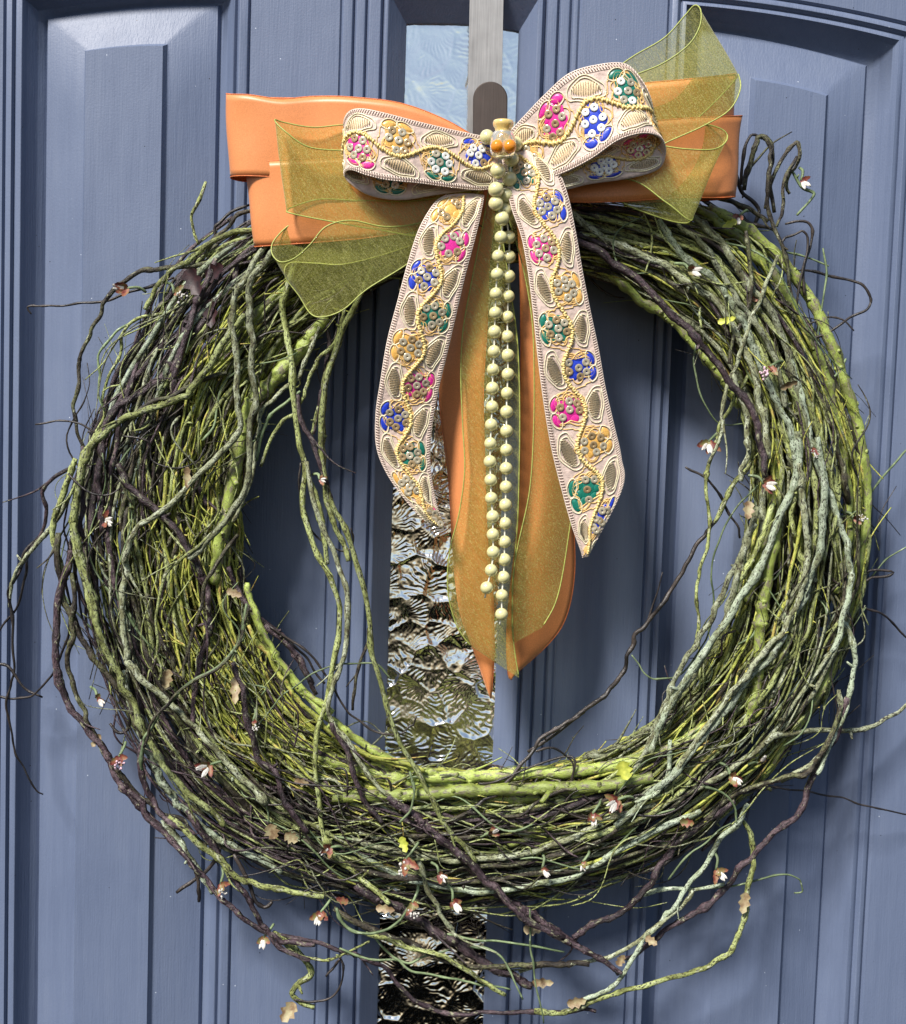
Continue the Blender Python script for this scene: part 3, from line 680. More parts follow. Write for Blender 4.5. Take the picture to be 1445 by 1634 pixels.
T('H', 'G', 1.6, 60, [(1220, 760), (1290, 640), (1370, 540), (1460, 480)], .2, stubs=0)
T('H', 'S', 5.5, (140, 40), [(800, 1400), (860, 1360), (1000, 1350), (1150, 1340), (1290, 1320), (1400, 1260), (1480, 1190)], .4)
T('H', 'M', 5, 120, [(1150, 820), (1190, 920), (1210, 1040), (1180, 1200), (1140, 1330), (1080, 1440), (1040, 1540)], .2)
T('G', 'D', 6.5, (120, 90), [(1220, 30), (1180, 160), (1110, 280), (1060, 390), (1020, 490), (920, 570), (860, 640), (800, 700), (720, 790), (620, 870), (520, 930), (420, 1010), (340, 1050)], .3)
T('G', 'B', 5, (125, 110), [(1200, 60), (1120, 230), (1060, 320), (960, 340), (830, 380), (740, 440), (640, 520), (560, 590), (470, 610), (380, 650), (270, 690), (100, 740)], .3)
T('G', 'D', 6.5, 118, [(780, 430), (640, 530), (540, 620), (470, 730), (400, 820), (330, 870), (240, 910), (150, 960)], .2)
T('G', 'K', 2, (120, 40), [(800, 400), (920, 383), (1060, 395), (1200, 425), (1320, 455), (1470, 490)], .2, stubs=0)
T('G', 'M', 5, 110, [(840, 440), (790, 530), (700, 620), (640, 710), (570, 810), (500, 900), (420, 980), (350, 1100), (290, 1170), (200, 1200)], .2)
T('G', 'O', 5, 105, [(810, 505), (850, 580), (855, 680), (835, 780), (815, 880), (780, 990), (700, 1070), (560, 1110), (430, 1150), (290, 1180), (140, 1240), (0, 1250)], .1)
T('G', 'G', 2, (100, 80), [(520, 770), (700, 770), (860, 745), (960, 718), (1035, 735), (1040, 770), (1015, 792)], .3, stubs=0)
T('G', 'M', 4.5, 105, [(420, 800), (520, 775), (620, 770), (740, 755)], .4)
T('G', 'S', 4.5, 108, [(620, 770), (560, 850), (440, 950), (300, 1030), (200, 1055), (80, 1070), (-60, 1090)], .3)
T('G', 'D', 8, 118, [(-60, 850), (0, 880), (90, 950), (200, 1010), (290, 1060), (335, 1100)], .5)
T('G', 'G', 2, 125, [(520, 740), (600, 640), (690, 580), (770, 515)], .3, stubs=0)
T('G', 'G', 2.4, 150, [(660, 375), (740, 410), (780, 460), (795, 520)], .3, stubs=0)
T('G', 'M', 4.5, 150, [(530, 200), (520, 320), (480, 400), (400, 430)], .3)
T('G', 'S', 5, 120, [(1180, 0), (1190, 110), (1150, 200), (1090, 280), (960, 360)], .2)
T('P', 'K', 2.2, 140, [(758, 1252), (790, 1245), (905, 1205), (912, 1240), (905, 1270), (880, 1290)], .2, stubs=0)
T('P', 'K', 2, (150, 130), [(855, 1200), (880, 1192), (905, 1205), (915, 1225), (905, 1260)], .1, stubs=0)
# top right curls
T('K', 'K', 3, 95, [(590, 960), (600, 850), (630, 740), (665, 700), (690, 715)], .2, stubs=0)
T('K', 'B', 5, 100, [(600, 980), (640, 820), (660, 740), (690, 710), (740, 750), (750, 830), (730, 910), (760, 1100)], .3)
T('K', 'B', 4, 100, [(700, 1080), (740, 950), (790, 850), (840, 770), (880, 735), (895, 790), (870, 870), (850, 900), (830, 950), (840, 1000)], .3)
T('K', 'G', 3, 102, [(860, 890), (900, 960), (960, 1000), (940, 1050), (880, 1110)], .2)
T('I', 'B', 4, 115, [(800, -80), (830, 0), (800, 140), (820, 280), (880, 430), (910, 600), (920, 760), (930, 900)], .3)
T('I', 'B', 3.6, 110, [(950, 0), (890, 110), (880, 230), (850, 320)], .2)
T('I', 'K', 2.6, 105, [(890, 310), (960, 295), (1010, 330), (1010, 400), (980, 520), (975, 640)], .2, stubs=0)
T('I', 'K', 2.4, 110, [(870, 420), (900, 370), (970, 350), (1000, 400), (970, 520), (920, 780)], .2, stubs=0)
T('I', 'G', 2, 95, [(870, 430), (980, 455), (1090, 498)], .3, stubs=0)
T('I', 'K', 2.6, (80, 110), [(940, 520), (1050, 540), (1200, 575), (1270, 620), (1270, 690), (1200, 740), (1080, 810), (930, 855), (860, 900), (790, 960), (720, 1030)], .2, stubs=0)
T('I', 'G', 2, 100, [(1068, 425), (1075, 550), (1060, 700), (1040, 800), (1020, 900)], .3, stubs=0)
T('I', 'K', 2, 100, [(990, 770), (1080, 742), (1160, 755), (1210, 805)], .3, stubs=0)
T('I', 'G', 2.4, 100, [(1165, 930), (1110, 1010), (1050, 1090), (1010, 1180)], .3)
T('I', 'S', 4, 150, [(860, 460), (790, 620), (720, 780), (690, 880), (660, 980), (620, 1080), (600, 1180), (590, 1260), (540, 1420)], .2)
T('I', 'B', 4, 148, [(710, 340), (730, 520), (720, 700), (650, 850), (630, 960)], .2)
T('I', 'S', 5, 148, [(640, 1000), (680, 1100), (720, 1230), (720, 1340), (690, 1440), (680, 1500)], .2)
T('I', 'G', 1.7, 120, [(475, 870), (470, 960), (490, 1080), (560, 1200), (620, 1235), (690, 1230)], .2, stubs=0)
T('I', 'G', 1.5, 150, [(230, 270), (130, 320), (90, 400), (110, 490), (170, 540), (260, 530)], .2, stubs=0)
T('I', 'O', 2, 150, [(235, 265), (270, 350), (270, 450), (245, 540)], .2, stubs=0)
T('I', 'K', 2.4, 60, [(-30, 540), (30, 600), (100, 640), (145, 655)], .3, stubs=0)
T('I', 'K', 4, 80, [(650, 60), (700, 160), (760, 240), (740, 320)], .2)
T('I', 'B', 5, 95, [(560, 180), (640, 210), (740, 260), (820, 300)], .3)
T('I', 'K', 4, 90, [(480, 190), (600, 260), (700, 300), (790, 330), (840, 340)], .3)
# top left wisps
T('A', 'O', 3.4, 90, [(955, 845), (930, 930), (888, 1000), (890, 1070), (920, 1130)], .3)
T('A', 'O', 5, 115, [(1180, 1060), (1060, 1080), (960, 1130), (860, 1190), (800, 1240), (720, 1330), (670, 1440)], .2)
T('A', 'K', 3, 100, [(1150, 940), (1050, 990), (1000, 1040), (990, 1100), (930, 1200), (910, 1290)], .2)
T('A', 'B', 4, 110, [(1180, 960), (1080, 1010), (1000, 1090), (950, 1180)], .2)
T('A', 'O', 6, 118, [(1200, 1180), (1140, 1300), (1080, 1440), (1000, 1560)], .2)
T('A', 'D', 5, 125, [(1180, 1130), (1110, 1180), (1090, 1290), (1120, 1440), (1150, 1600), (1170, 1700)], .2)

# ------------------------------------------------------------------ flowers and dry leaves on the wreath
PETALW = simple('white_petal', (.52, .50, .46), .6)
PETALP = simple('pink_white_bud', (.62, .42, .5), .6)
def leafmat(name, stops):
    mt, n, b = newmat(name); v = coord(n)
    n.links.new(ramp(n, noise(n, v, 220, 3), stops), b.inputs['Base Color']); b.inputs['Roughness'].default_value = .55
    bump(n, b, noise(n, v, 900, 3), .5, .0003); return mt
SEPAL = leafmat('russet_sepal', [(.40, (.13, .025, .02)), (.5, (.24, .09, .05)), (.60, (.17, .15, .05))])
TANLEAF = leafmat('tan_leaf', [(.38, (.16, .10, .05)), (.5, (.27, .20, .11)), (.62, (.33, .29, .16))])
YLEAF = leafmat('yellow_green_leaf', [(.4, (.3, .34, .04)), (.6, (.5, .52, .08))])
MAROON = leafmat('maroon_leaf', [(.4, (.012, .003, .005)), (.6, (.035, .01, .012))])
def petal(mb, base, dirv, nrm, L, Wd, cup=.25, jag=0., th=.00022):
    d_ = np.array(dirv) / np.linalg.norm(dirv); n_ = np.array(nrm) - d_ * (np.array(nrm) @ d_); n_ /= np.linalg.norm(n_)
    s_ = np.cross(d_, n_); rows = []
    K = 7
    for side in (1, -1):
        G = []
        for i in range(K):
            t = i / (K - 1); wv = Wd * (math.sin(math.pi * min(.98, t * .8 + .16)) ** .8) * (1 if t < 1 else .35) * (1 + jag * (1 if i % 2 else -1))
            c = base + d_ * L * t + n_ * cup * L * t * t
            G.append([c + s_ * wv * q + n_ * (abs(q) ** 2 * wv * .45 + side * th * (1 - abs(q)) ) for q in (-1, -.5, 0, .5, 1)])
        mb.grid(np.array(G), side < 0)
def flower(x, y, h, ang, s=1.0, kind='w', rg=rng):
    s *= .88
    base = P(x, y, h); out = np.array([0, -1., 0])
    mb = MB()
    for k in range(rg.choice((2, 3, 3))):
        a = math.radians(ang + (k - 1.2) * 58 + rg.uniform(-12, 12))
        dv = np.array([math.cos(a), -.5 + rg.uniform(-.3, .3), -math.sin(a)])
        petal(mb, base, dv, out, 21 * s * U * rg.uniform(.6, 1.25), 6 * s * U * rg.uniform(.7, 1.1), rg.uniform(-.3, .5), jag=.15)
    f = mb.build('flower_sprig', SEPAL, wreath)
    a = math.radians(ang)
    if kind == 'w':
        for k in range(rg.choice((2, 3))):
            aa = a + rg.uniform(-.55, .55); mb = MB()
            st = base + np.array([math.cos(aa), -.6, -math.sin(aa)]) * 5 * s * U
            petal(mb, st, (math.cos(aa), -.55, -math.sin(aa)), out, 18 * s * U, 3.6 * s * U, .12, th=.0009)
            mb.build('white_petal', PETALW, f)
    else:
        mb = MB()
        for k in range(17):
            c = base + np.array([math.cos(a), -.5, -math.sin(a)]) * 15 * s * U + np.array([rg.gauss(0, 1) for _ in range(3)]) * 4.6 * s * U
            ball(mb, c, rg.uniform(1.6, 2.7) * s * U, 6, 4)
        mb.build('bud_cluster', PETALP if kind == 'p' else PETALW, f)
    mb = MB(); b2 = base - np.array([math.cos(a + .5), 0, -math.sin(a + .5)]) * 26 * s * U + np.array([0, 12 * U, 0])
    mb.tube(catmull([base, (base + b2) / 2 + np.array([3 * U, -2 * U, 4 * U]), b2], 8), 2.2 * U, 6); mb.build('wire_stem', MATS['G'], f)
def ball(mb, c, r, nu=10, nv=6):
    v = [(0, 0, 1)] + [(math.sin(p) * math.cos(t), math.sin(p) * math.sin(t), math.cos(p)) for p in [math.pi * i / nv for i in range(1, nv)] for t in [2 * math.pi * j / nu for j in range(nu)]] + [(0, 0, -1)]
    v = np.array(v) * r + c; f = []
    for j in range(nu): f.append((0, 1 + j, 1 + (j + 1) % nu))
    for i in range(nv - 2):
        for j in range(nu):
            a = 1 + i * nu; k = (j + 1) % nu; f.append((a + j, a + nu + j, a + nu + k, a + k))
    a = 1 + (nv - 2) * nu; L = len(v) - 1
    for j in range(nu): f.append((L, a + (j + 1) % nu, a + j))
    mb.add(v, f)
# x, y, h, direction (deg, 0 right, 90 down), size, kind
for args in [(203, 460, 118, 160, 1.1, 'w'), (278, 468, 130, 20, .95, 'b'), (165, 830, 130, 10, 1, 'w'), (155, 1115, 112, 20, .9, 'w'), (190, 1207, 118, 80, .9, 'p'),
             (335, 1220, 150, 150, 1.1, 'w'), (404, 1150, 155, 60, .7, 'b'), (352, 1410, 118, 60, .9, 'b'), (421, 1495, 112, 100, .9, 'w'), (512, 1455, 130, 100, 1, 'w'),
             (527, 1352, 150, 170, .9, 'w'), (648, 1370, 160, 100, 1.2, 'b'), (658, 1440, 150, 80, 1, 'b'), (722, 1438, 150, 40, 1, 'w'), (784, 1330, 160, -60, .8, 'w'),
             (945, 1298, 160, 100, .9, 'w'), (985, 1276, 162, 150, 1.1, 'w'), (1165, 1238, 150, 20, 1, 'w'), (1212, 1218, 140, -50, .9, 'w'), (1142, 1388, 120, 60, 1, 'w'),
             (1100, 432, 162, 0, 1, 'w'), (1228, 585, 160, 130, 1, 'p'), (1130, 705, 130, 110, 1, 'w'), (1218, 772, 155, 0, 1, 'w'), (1362, 828, 125, 0, .8, 'b'),
             (1278, 288, 110, 60, .9, 'w'), (1178, 345, 130, 120, .8, 'w'), (1300, 715, 150, 90, .7, 'b'), (865, 1385, 150, 60, .8, 'w'), (700, 1395, 152, 20, .8, 'w'),
             (510, 765, 150, 0, .6, 'w'), (930, 1375, 150, 100, .7, 'w')]:
    flower(*args)
for x, y, h, a, L, Wd, mt in [(1190, 1424, 112, 95, 34, 9, TANLEAF), (848, 1568, 105, 0, 36, 8, TANLEAF), (905, 1602, 108, -20, 34, 9, TANLEAF), (985, 1540, 110, -60, 22, 7, TANLEAF),
                          (470, 1600, 105, 120, 36, 13, TANLEAF), (268, 1068, 158, 100, 32, 9, TANLEAF), (375, 1080, 150, 85, 44, 8, TANLEAF), (362, 942, 158, 20, 26, 7, TANLEAF),
                          (990, 1215, 165, 70, 30, 13, YLEAF), (1145, 515, 155, -10, 28, 6, YLEAF), (298, 745, 158, 90, 34, 6, TANLEAF), (300, 430, 138, 60, 46, 16, MAROON), (330, 445, 140, -30, 40, 13, MAROON),
                          (335, 478, 136, 80, 44, 12, MAROON), (600, 1448, 138, 0, 34, 7, TANLEAF), (430, 1315, 150, 70, 26, 12, TANLEAF), (455, 1330, 150, 30, 24, 10, TANLEAF), (835, 1482, 125, 0, 30, 9, TANLEAF),
                          (555, 1440, 138, 200, 22, 6, SEPAL), (1195, 800, 158, 100, 30, 9, TANLEAF), (1175, 352, 138, 150, 26, 6, YLEAF), (1085, 1310, 140, 0, 22, 8, SEPAL), (160, 1172, 112, 120, 24, 7, TANLEAF), (1200, 480, 140, -40, 26, 6, SEPAL),
                          (640, 1335, 155, 60, 24, 8, YLEAF), (470, 1245, 150, 10, 26, 6, TANLEAF), (1245, 620, 158, -35, 28, 6, TANLEAF), (1030, 1495, 120, 30, 22, 7, TANLEAF)]:
    mb = MB(); aa = math.radians(a)
    petal(mb, P(x, y, h), (math.cos(aa), rng.uniform(-.3, .3), -math.sin(aa)), (rng.uniform(-.4, .4), -1, rng.uniform(-.2, .4)), L * U * .9, Wd * U * .85, rng.uniform(.1, .5), jag=.28)
    mb.build('dry_leaf' if mt is TANLEAF else 'leaf', mt, wreath)

# ------------------------------------------------------------------ ribbons
class Ribbon:
    """rows of (Ax, Ay, Ah, Bx, By, Bh): the two edges of the ribbon in photo px + height"""
    def __init__(s, rows, n=70, m=13, crown=0.0, flip=1, ripple=0.0, seed=0, world_wave=None):
        r = np.array(rows, float)
        A = PA([(a[0], a[1], a[2]) for a in r]); B = PA([(a[3], a[4], a[5]) for a in r])
        A = catmull(A, n); B = catmull(B, n)
        t = np.linspace(0, 1, m)
        G = A[:, None] * (1 - t)[None, :, None] + B[:, None] * t[None, :, None]
        du = np.gradient(G, axis=0); dv = np.gradient(G, axis=1)
        N = np.cross(du, dv); N /= np.linalg.norm(N, axis=2)[..., None] + 1e-12; N *= flip
        G = G + N * (crown * U * (4 * t * (1 - t)))[None, :, None]
        if ripple:
            rr = np.random.RandomState(seed); g = catmull(rr.uniform(-1, 1, (9, 3)), n); 
            w_ = g[:, :1] * np.sin(t * 5 + rr.uniform(0, 6))[None] + g[:, 1:2] * np.cos(t * 3 + 1)[None]
            env = np.sin(np.linspace(0, math.pi, n)) ** .5
            G = G + N * (ripple * U * w_ * env[:, None])[..., None]
        s.G = G; s.n = n; s.m = m
        du = np.gradient(G, axis=0); dv = np.gradient(G, axis=1)
        N = np.cross(du, dv); N /= np.linalg.norm(N, axis=2)[..., None] + 1e-12; s.N = N * flip
        c = G[:, m // 2]; s.arc = np.concatenate([[0], np.cumsum(np.linalg.norm(np.diff(c, axis=0), axis=1))]) / U
        s.wid = np.linalg.norm(G[:, 0] - G[:, -1], axis=1) / U
        s.len = s.arc[-1]
    def mesh(s, mb, th=.7):
        n, m_ = s.n, s.m
        top = s.G + s.N * th * .5 * U; bot = s.G - s.N * th * .5 * U
        k = n * m_; f = []
        for i in range(n - 1):
            for j in range(m_ - 1):
                a = i * m_ + j; f.append((a, a + m_, a + m_ + 1, a + 1)); f.append((k + a, k + a + 1, k + a + m_ + 1, k + a + m_))
        for i in range(n - 1):
            a = i * m_; f.append((a, a + k, a + k + m_, a + m_)); a += m_ - 1; f.append((a, a + m_, a + m_ + k, a + k))
        for j in range(m_ - 1):
            f.append((j, j + 1, j + 1 + k, j + k)); a = (n - 1) * m_ + j; f.append((a, a + k, a + 1 + k, a + 1))
        mb.add(np.vstack([top.reshape(-1, 3), bot.reshape(-1, 3)]), f)
    su = .87
    def at(s, u, v, lift=0.0, wref=95.0):
        """u px along, v px across (0 centre, +-wref/2 edges) -> point, normal"""
        u = u * s.su
        fi = np.interp(u, s.arc, np.arange(s.n)); i = min(int(fi), s.n - 2); a = fi - i
        fj = (v / wref + .5) * (s.m - 1); fj = min(max(fj, 0), s.m - 1.0001); j = int(fj); b = fj - j
        q = lambda M: (M[i, j] * (1 - a) + M[i + 1, j] * a) * (1 - b) + (M[i, j + 1] * (1 - a) + M[i + 1, j + 1] * a) * b
        N = q(s.N); N = N / np.linalg.norm(N)
        return q(s.G) + N * (lift + .35) * U, N
    def edge(s, side):
        return s.G[:, 0] if side < 0 else s.G[:, -1]

def satin(name, c, sheen=.4):
    mt, n, b = newmat(name); v = coord(n)
    n.links.new(ramp(n, noise(n, v, 1500, 2), [(.3, tuple(x * .88 for x in c)), (.7, tuple(min(1, x * 1.1) for x in c))]), b.inputs['Base Color'])
    b.inputs['Roughness'].default_value = .4; b.inputs['Specular IOR Level'].default_value = .4
    b.inputs['Sheen Weight'].default_value = sheen; b.inputs['Sheen Tint'].default_value = (1, .7, .5, 1); b.inputs['Sheen Roughness'].default_value = .3
    b.inputs['Anisotropic'].default_value = .5
    n1 = bump(n, None, noise(n, coord(n, (1, 1, .25)), 2600, 2, .8), .4, .00007)
    bump(n, b, noise(n, v, 40, 2), .35, .0012, n1)
    return mt
ORANGE = satin('orange_satin', (.66, .245, .09))
ORTHREAD = simple('orange_edge_thread', (.62, .17, .05), .6)
def organza():
    mt, n, b = newmat('olive_organza'); v = coord(n)
    out = n.nodes['Material Output']
    tr = n.nodes.new('ShaderNodeBsdfTransparent'); tr.inputs[0].default_value = (.95, .95, .80, 1)
    tl = n.nodes.new('ShaderNodeBsdfTranslucent')
    c = ramp(n, noise(n, v, 1500, 2, .8), [(.38, (.30, .31, .045)), (.5, (.47, .47, .10)), (.64, (.82, .80, .32))])
    n.links.new(c, b.inputs['Base Color']); n.links.new(c, tl.inputs[0])
    b.inputs['Roughness'].default_value = .3; b.inputs['Sheen Weight'].default_value = .5; b.inputs['Specular IOR Level'].default_value = .8
    m1 = n.nodes.new('ShaderNodeMixShader'); m1.inputs[0].default_value = .4
    n.links.new(b.outputs[0], m1.inputs[1]); n.links.new(tl.outputs[0], m1.inputs[2])
    # threads cover more of the view at grazing angles
    lw = n.nodes.new('ShaderNodeLayerWeight'); lw.inputs[0].default_value = .35
    mr = n.nodes.new('ShaderNodeMapRange'); n.links.new(lw.outputs['Facing'], mr.inputs[0]); mr.inputs[3].default_value = .31; mr.inputs[4].default_value = .85
    wn = n.nodes.new('ShaderNodeMath'); wn.operation = 'MULTIPLY_ADD'; n.links.new(noise(n, v, 2600, 2, .7), wn.inputs[0]); wn.inputs[1].default_value = .3; 
    n.links.new(mr.outputs[0], wn.inputs[2]); sb = n.nodes.new('ShaderNodeMath'); sb.operation = 'SUBTRACT'; sb.inputs[1].default_value = .13; sb.use_clamp = True
    n.links.new(wn.outputs[0], sb.inputs[0])
    mpr = n.nodes.new('ShaderNodeMapping'); mpr.inputs['Rotation'].default_value = (0, .7, 0); n.links.new(v, mpr.inputs[0])
    mps = n.nodes.new('ShaderNodeMapping'); mps.inputs['Scale'].default_value = (1, 1, .12); n.links.new(mpr.outputs[0], mps.inputs[0])
    wv = n.nodes.new('ShaderNodeMath'); wv.operation = 'MULTIPLY_ADD'; n.links.new(noise(n, mps.outputs[0], 1300, 2, .6), wv.inputs[0]); wv.inputs[1].default_value = .7; n.links.new(sb.outputs[0], wv.inputs[2])
    wc = n.nodes.new('ShaderNodeMath'); wc.operation = 'SUBTRACT'; wc.inputs[1].default_value = .35; wc.use_clamp = True; n.links.new(wv.outputs[0], wc.inputs[0]); sb = wc
    m2 = n.nodes.new('ShaderNodeMixShader'); n.links.new(sb.outputs[0], m2.inputs[0]); n.links.new(tr.outputs[0], m2.inputs[1]); n.links.new(m1.outputs[0], m2.inputs[2])
    n.links.new(m2.outputs[0], out.inputs[0])
    return mt
ORGANZA = organza()
WIRE = simple('olive_edge_thread', (.34, .38, .09), .5)

def orange_part(rb, name, parent, **kw):
    mb = MB(); rb.mesh(mb, .8); o = mb.build(name, ORANGE, parent, **kw)
    mb = MB()
    for e in (-1, 1):
        p = catmull(rb.edge(e)[::2], int(rb.len / 1.6)); k = np.arange(len(p))
        mb.tube(p, (.75 + .25 * (k % 2)) * U, 5)
    mb.build('stitched_edge', ORTHREAD, o)
    return o
KN = (795, 262)   # the knot
ob = thing('orange_ribbon_bow', P(795, 260, 150), 'orange satin bow with double loops and two tails, hindmost of the three bows', 'bow')
orange_part(Ribbon([(772, 228, 165, 772, 292, 165), (712, 192, 172, 712, 300, 172), (640, 165, 178, 645, 306, 176), (560, 155, 176, 565, 300, 172), (500, 154, 168, 505, 290, 166), (448, 158, 172, 452, 284, 168), (400, 152, 170, 405, 281, 168),
     (372, 151, 160, 377, 281, 158), (361, 150, 140, 367, 283, 138), (372, 153, 118, 376, 287, 118), (410, 156, 108, 410, 291, 108), (520, 160, 110, 520, 296, 110), (660, 182, 130, 660, 306, 130), (775, 232, 150, 775, 296, 150)],
     n=90, crown=1, ripple=3.2, seed=1), 'ribbon_loop', ob)
orange_part(Ribbon([(770, 245, 155, 770, 310, 155), (690, 250, 170, 690, 360, 170), (600, 250, 178, 600, 378, 178), (520, 252, 176, 520, 386, 174), (450, 256, 172, 462, 390, 170), (405, 258, 166, 420, 393, 162),
     (391, 258, 146, 406, 394, 142), (402, 257, 126, 414, 392, 124), (450, 255, 116, 460, 386, 114), (560, 256, 114, 570, 376, 114), (680, 256, 130, 690, 350, 130), (770, 250, 145, 770, 310, 145)],
     n=90, crown=1, ripple=3.2, seed=2), 'ribbon_loop', ob)
orange_part(Ribbon([(815, 225, 165, 815, 290, 165), (900, 165, 165, 900, 290, 165), (1000, 138, 170, 1000, 272, 170), (1090, 128, 172, 1092, 262, 168), (1150, 121, 162, 1150, 256, 160), (1173, 118, 142, 1172, 252, 140),
     (1158, 120, 122, 1156, 255, 120), (1080, 130, 112, 1080, 262, 112), (960, 150, 118, 960, 280, 118), (820, 230, 150, 820, 295, 150)], n=80, crown=1, ripple=3.2, seed=3), 'ribbon_loop', ob)
orange_part(Ribbon([(815, 245, 158, 815, 312, 158), (890, 215, 172, 890, 322, 172), (980, 200, 178, 980, 322, 176), (1080, 190, 182, 1080, 316, 176), (1150, 186, 176, 1145, 316, 172), (1184, 185, 156, 1172, 314, 152),
     (1165, 188, 136, 1155, 318, 134), (1100, 192, 126, 1100, 321, 126), (980, 200, 124, 980, 322, 124), (820, 250, 150, 820, 312, 150)], n=80, crown=1, ripple=3.2, seed=4), 'ribbon_loop', ob)
def tail_rows(L, R): return [(a[0], a[1], a[2], b[0], b[1], b[2]) for a, b in zip(L, R)]
orange_part(Ribbon(tail_rows([(772, 290, 140), (758, 350, 152), (738, 430, 160), (720, 510, 158), (703, 590, 150), (702, 660, 142), (712, 740, 140), (718, 800, 142), (722, 870, 138), (728, 940, 132), (736, 985, 128), (757, 1042, 124), (781, 1112, 118)],
     [(790, 290, 140), (788, 350, 150), (780, 430, 158), (777, 510, 168), (774, 590, 176), (774, 660, 172), (775, 740, 168), (777, 800, 170), (779, 870, 164), (785, 940, 154), (788, 985, 146), (789, 1042, 136), (784, 1113, 118)]),
     n=90, crown=5, ripple=5.5, seed=5), 'ribbon_tail', ob)
orange_part(Ribbon(tail_rows([(812, 290, 140), (824, 350, 146), (829, 430, 150), (831, 530, 152), (831, 640, 152), (829, 750, 150), (824, 850, 148), (815, 930, 146), (809, 990, 144), (808, 1040, 142), (811, 1082, 136)],
     [(812, 290, 140), (836, 350, 148), (862, 430, 148), (885, 530, 138), (900, 640, 128), (910, 750, 122), (919, 850, 120), (919, 920, 120), (905, 985, 122), (876, 1028, 126), (814, 1083, 134)]),
     n=90, crown=5, ripple=6.5, seed=6), 'ribbon_tail', ob)

gb = thing('olive_organza_bow', P(795, 270, 170), 'sheer olive green organza bow with wired edges, between the orange and the embroidered ribbons', 'bow')
def org_part(rb, name, parent):
    mb = MB(); mb.grid(rb.G); o = mb.build(name, ORGANZA, parent)
    for e in (-1, 1):
        mb = MB(); p = catmull(rb.edge(e)[::2], int(rb.len / 5)); mb.tube(p, 1.0 * U, 6); mb.build('wired_edge', WIRE, o)
    return o
# upper left
org_part(Ribbon([(770, 240, 170, 770, 300, 170), (690, 232, 186, 690, 372, 186), (600, 240, 195, 600, 366, 195), (540, 240, 200, 530, 354, 198), (490, 234, 203, 488, 346, 200), (455, 210, 205, 462, 340, 200), (437, 192, 195, 459, 336, 192),
     (452, 196, 184, 468, 330, 182), (500, 204, 180, 510, 318, 180), (560, 200, 178, 570, 320, 180), (660, 210, 172, 670, 320, 176), (770, 250, 165, 770, 300, 165)], n=80, ripple=2, seed=7), 'organza_loop', gb)
# lower left
org_part(Ribbon([(770, 290, 165, 772, 320, 165), (690, 348, 184, 690, 392, 184), (620, 362, 196, 640, 428, 196), (560, 352, 202, 585, 462, 200), (520, 362, 206, 548, 494, 200), (495, 390, 208, 515, 506, 198), (470, 412, 204, 494, 500, 192),
     (446, 418, 196, 476, 472, 186), (433, 402, 186, 455, 440, 180), (440, 380, 176, 462, 420, 172), (475, 352, 170, 500, 420, 168), (540, 340, 168, 560, 420, 168), (660, 330, 166, 670, 385, 166), (770, 300, 160, 770, 325, 160)], n=90, ripple=1.5, seed=8), 'organza_loop', gb)
# upper right
org_part(Ribbon([(815, 240, 170, 820, 290, 170), (900, 170, 186, 915, 290, 186), (960, 140, 194, 990, 265, 196), (1018, 118, 200, 1060, 229, 206), (1060, 100, 204, 1120, 202, 208), (1098, 72, 206, 1163, 176, 206), (1116, 42, 202, 1181, 143, 200),
     (1118, 16, 192, 1178, 120, 190), (1108, 9, 182, 1172, 128, 180), (1090, 28, 176, 1145, 158, 176), (1058, 62, 172, 1100, 200, 174), (1000, 97, 170, 1050, 235, 172), (920, 160, 168, 940, 270, 168), (820, 245, 160, 820, 290, 160)], n=90, ripple=1.5, seed=9), 'organza_loop', gb)
# lower right
org_part(Ribbon([(818, 262, 165, 818, 305, 165), (900, 250, 184, 900, 300, 188), (985, 225, 196, 1000, 286, 200), (1050, 232, 204, 1060, 322, 208), (1095, 238, 208, 1090, 346, 208), (1140, 238, 206, 1100, 352, 204), (1160, 222, 196, 1104, 346, 196),
     (1150, 206, 184, 1096, 356, 186), (1105, 196, 176, 1066, 352, 178), (1040, 200, 172, 1010, 332, 174), (960, 220, 168, 950, 306, 168), (820, 260, 160, 820, 300, 160)], n=90, ripple=1.5, seed=10), 'organza_loop', gb)
org_part(Ribbon(tail_rows([(780, 300, 176), (768, 370, 182), (752, 450, 184), (738, 530, 184), (735, 600, 184), (738, 680, 182), (741, 750, 180), (732, 820, 176), (717, 880, 170), (714, 940, 164), (725, 990, 158), (738, 1015, 155), (752, 1032, 150)],
     [(792, 300, 176), (800, 370, 180), (812, 450, 182), (824, 530, 182), (828, 600, 182), (829, 680, 180), (828, 750, 178), (826, 820, 176), (822, 880, 172), (818, 940, 168), (817, 1000, 164), (822, 1045, 160), (828, 1082, 156)]), n=90, ripple=3, seed=11), 'organza_tail', gb)
org_part(Ribbon(tail_rows([(790, 300, 180), (815, 360, 184), (836, 430, 186), (848, 500, 186), (851, 580, 186), (852, 680, 184), (845, 780, 180), (827, 870, 178), (818, 930, 176), (817, 980, 172), (819, 1027, 166)],
     [(800, 300, 176), (836, 360, 178), (868, 430, 178), (892, 500, 172), (905, 580, 164), (914, 680, 158), (916, 780, 154), (906, 860, 152), (896, 920, 150), (884, 965, 152), (865, 1001, 154)]), n=90, ripple=3, seed=12), 'organza_tail', gb)

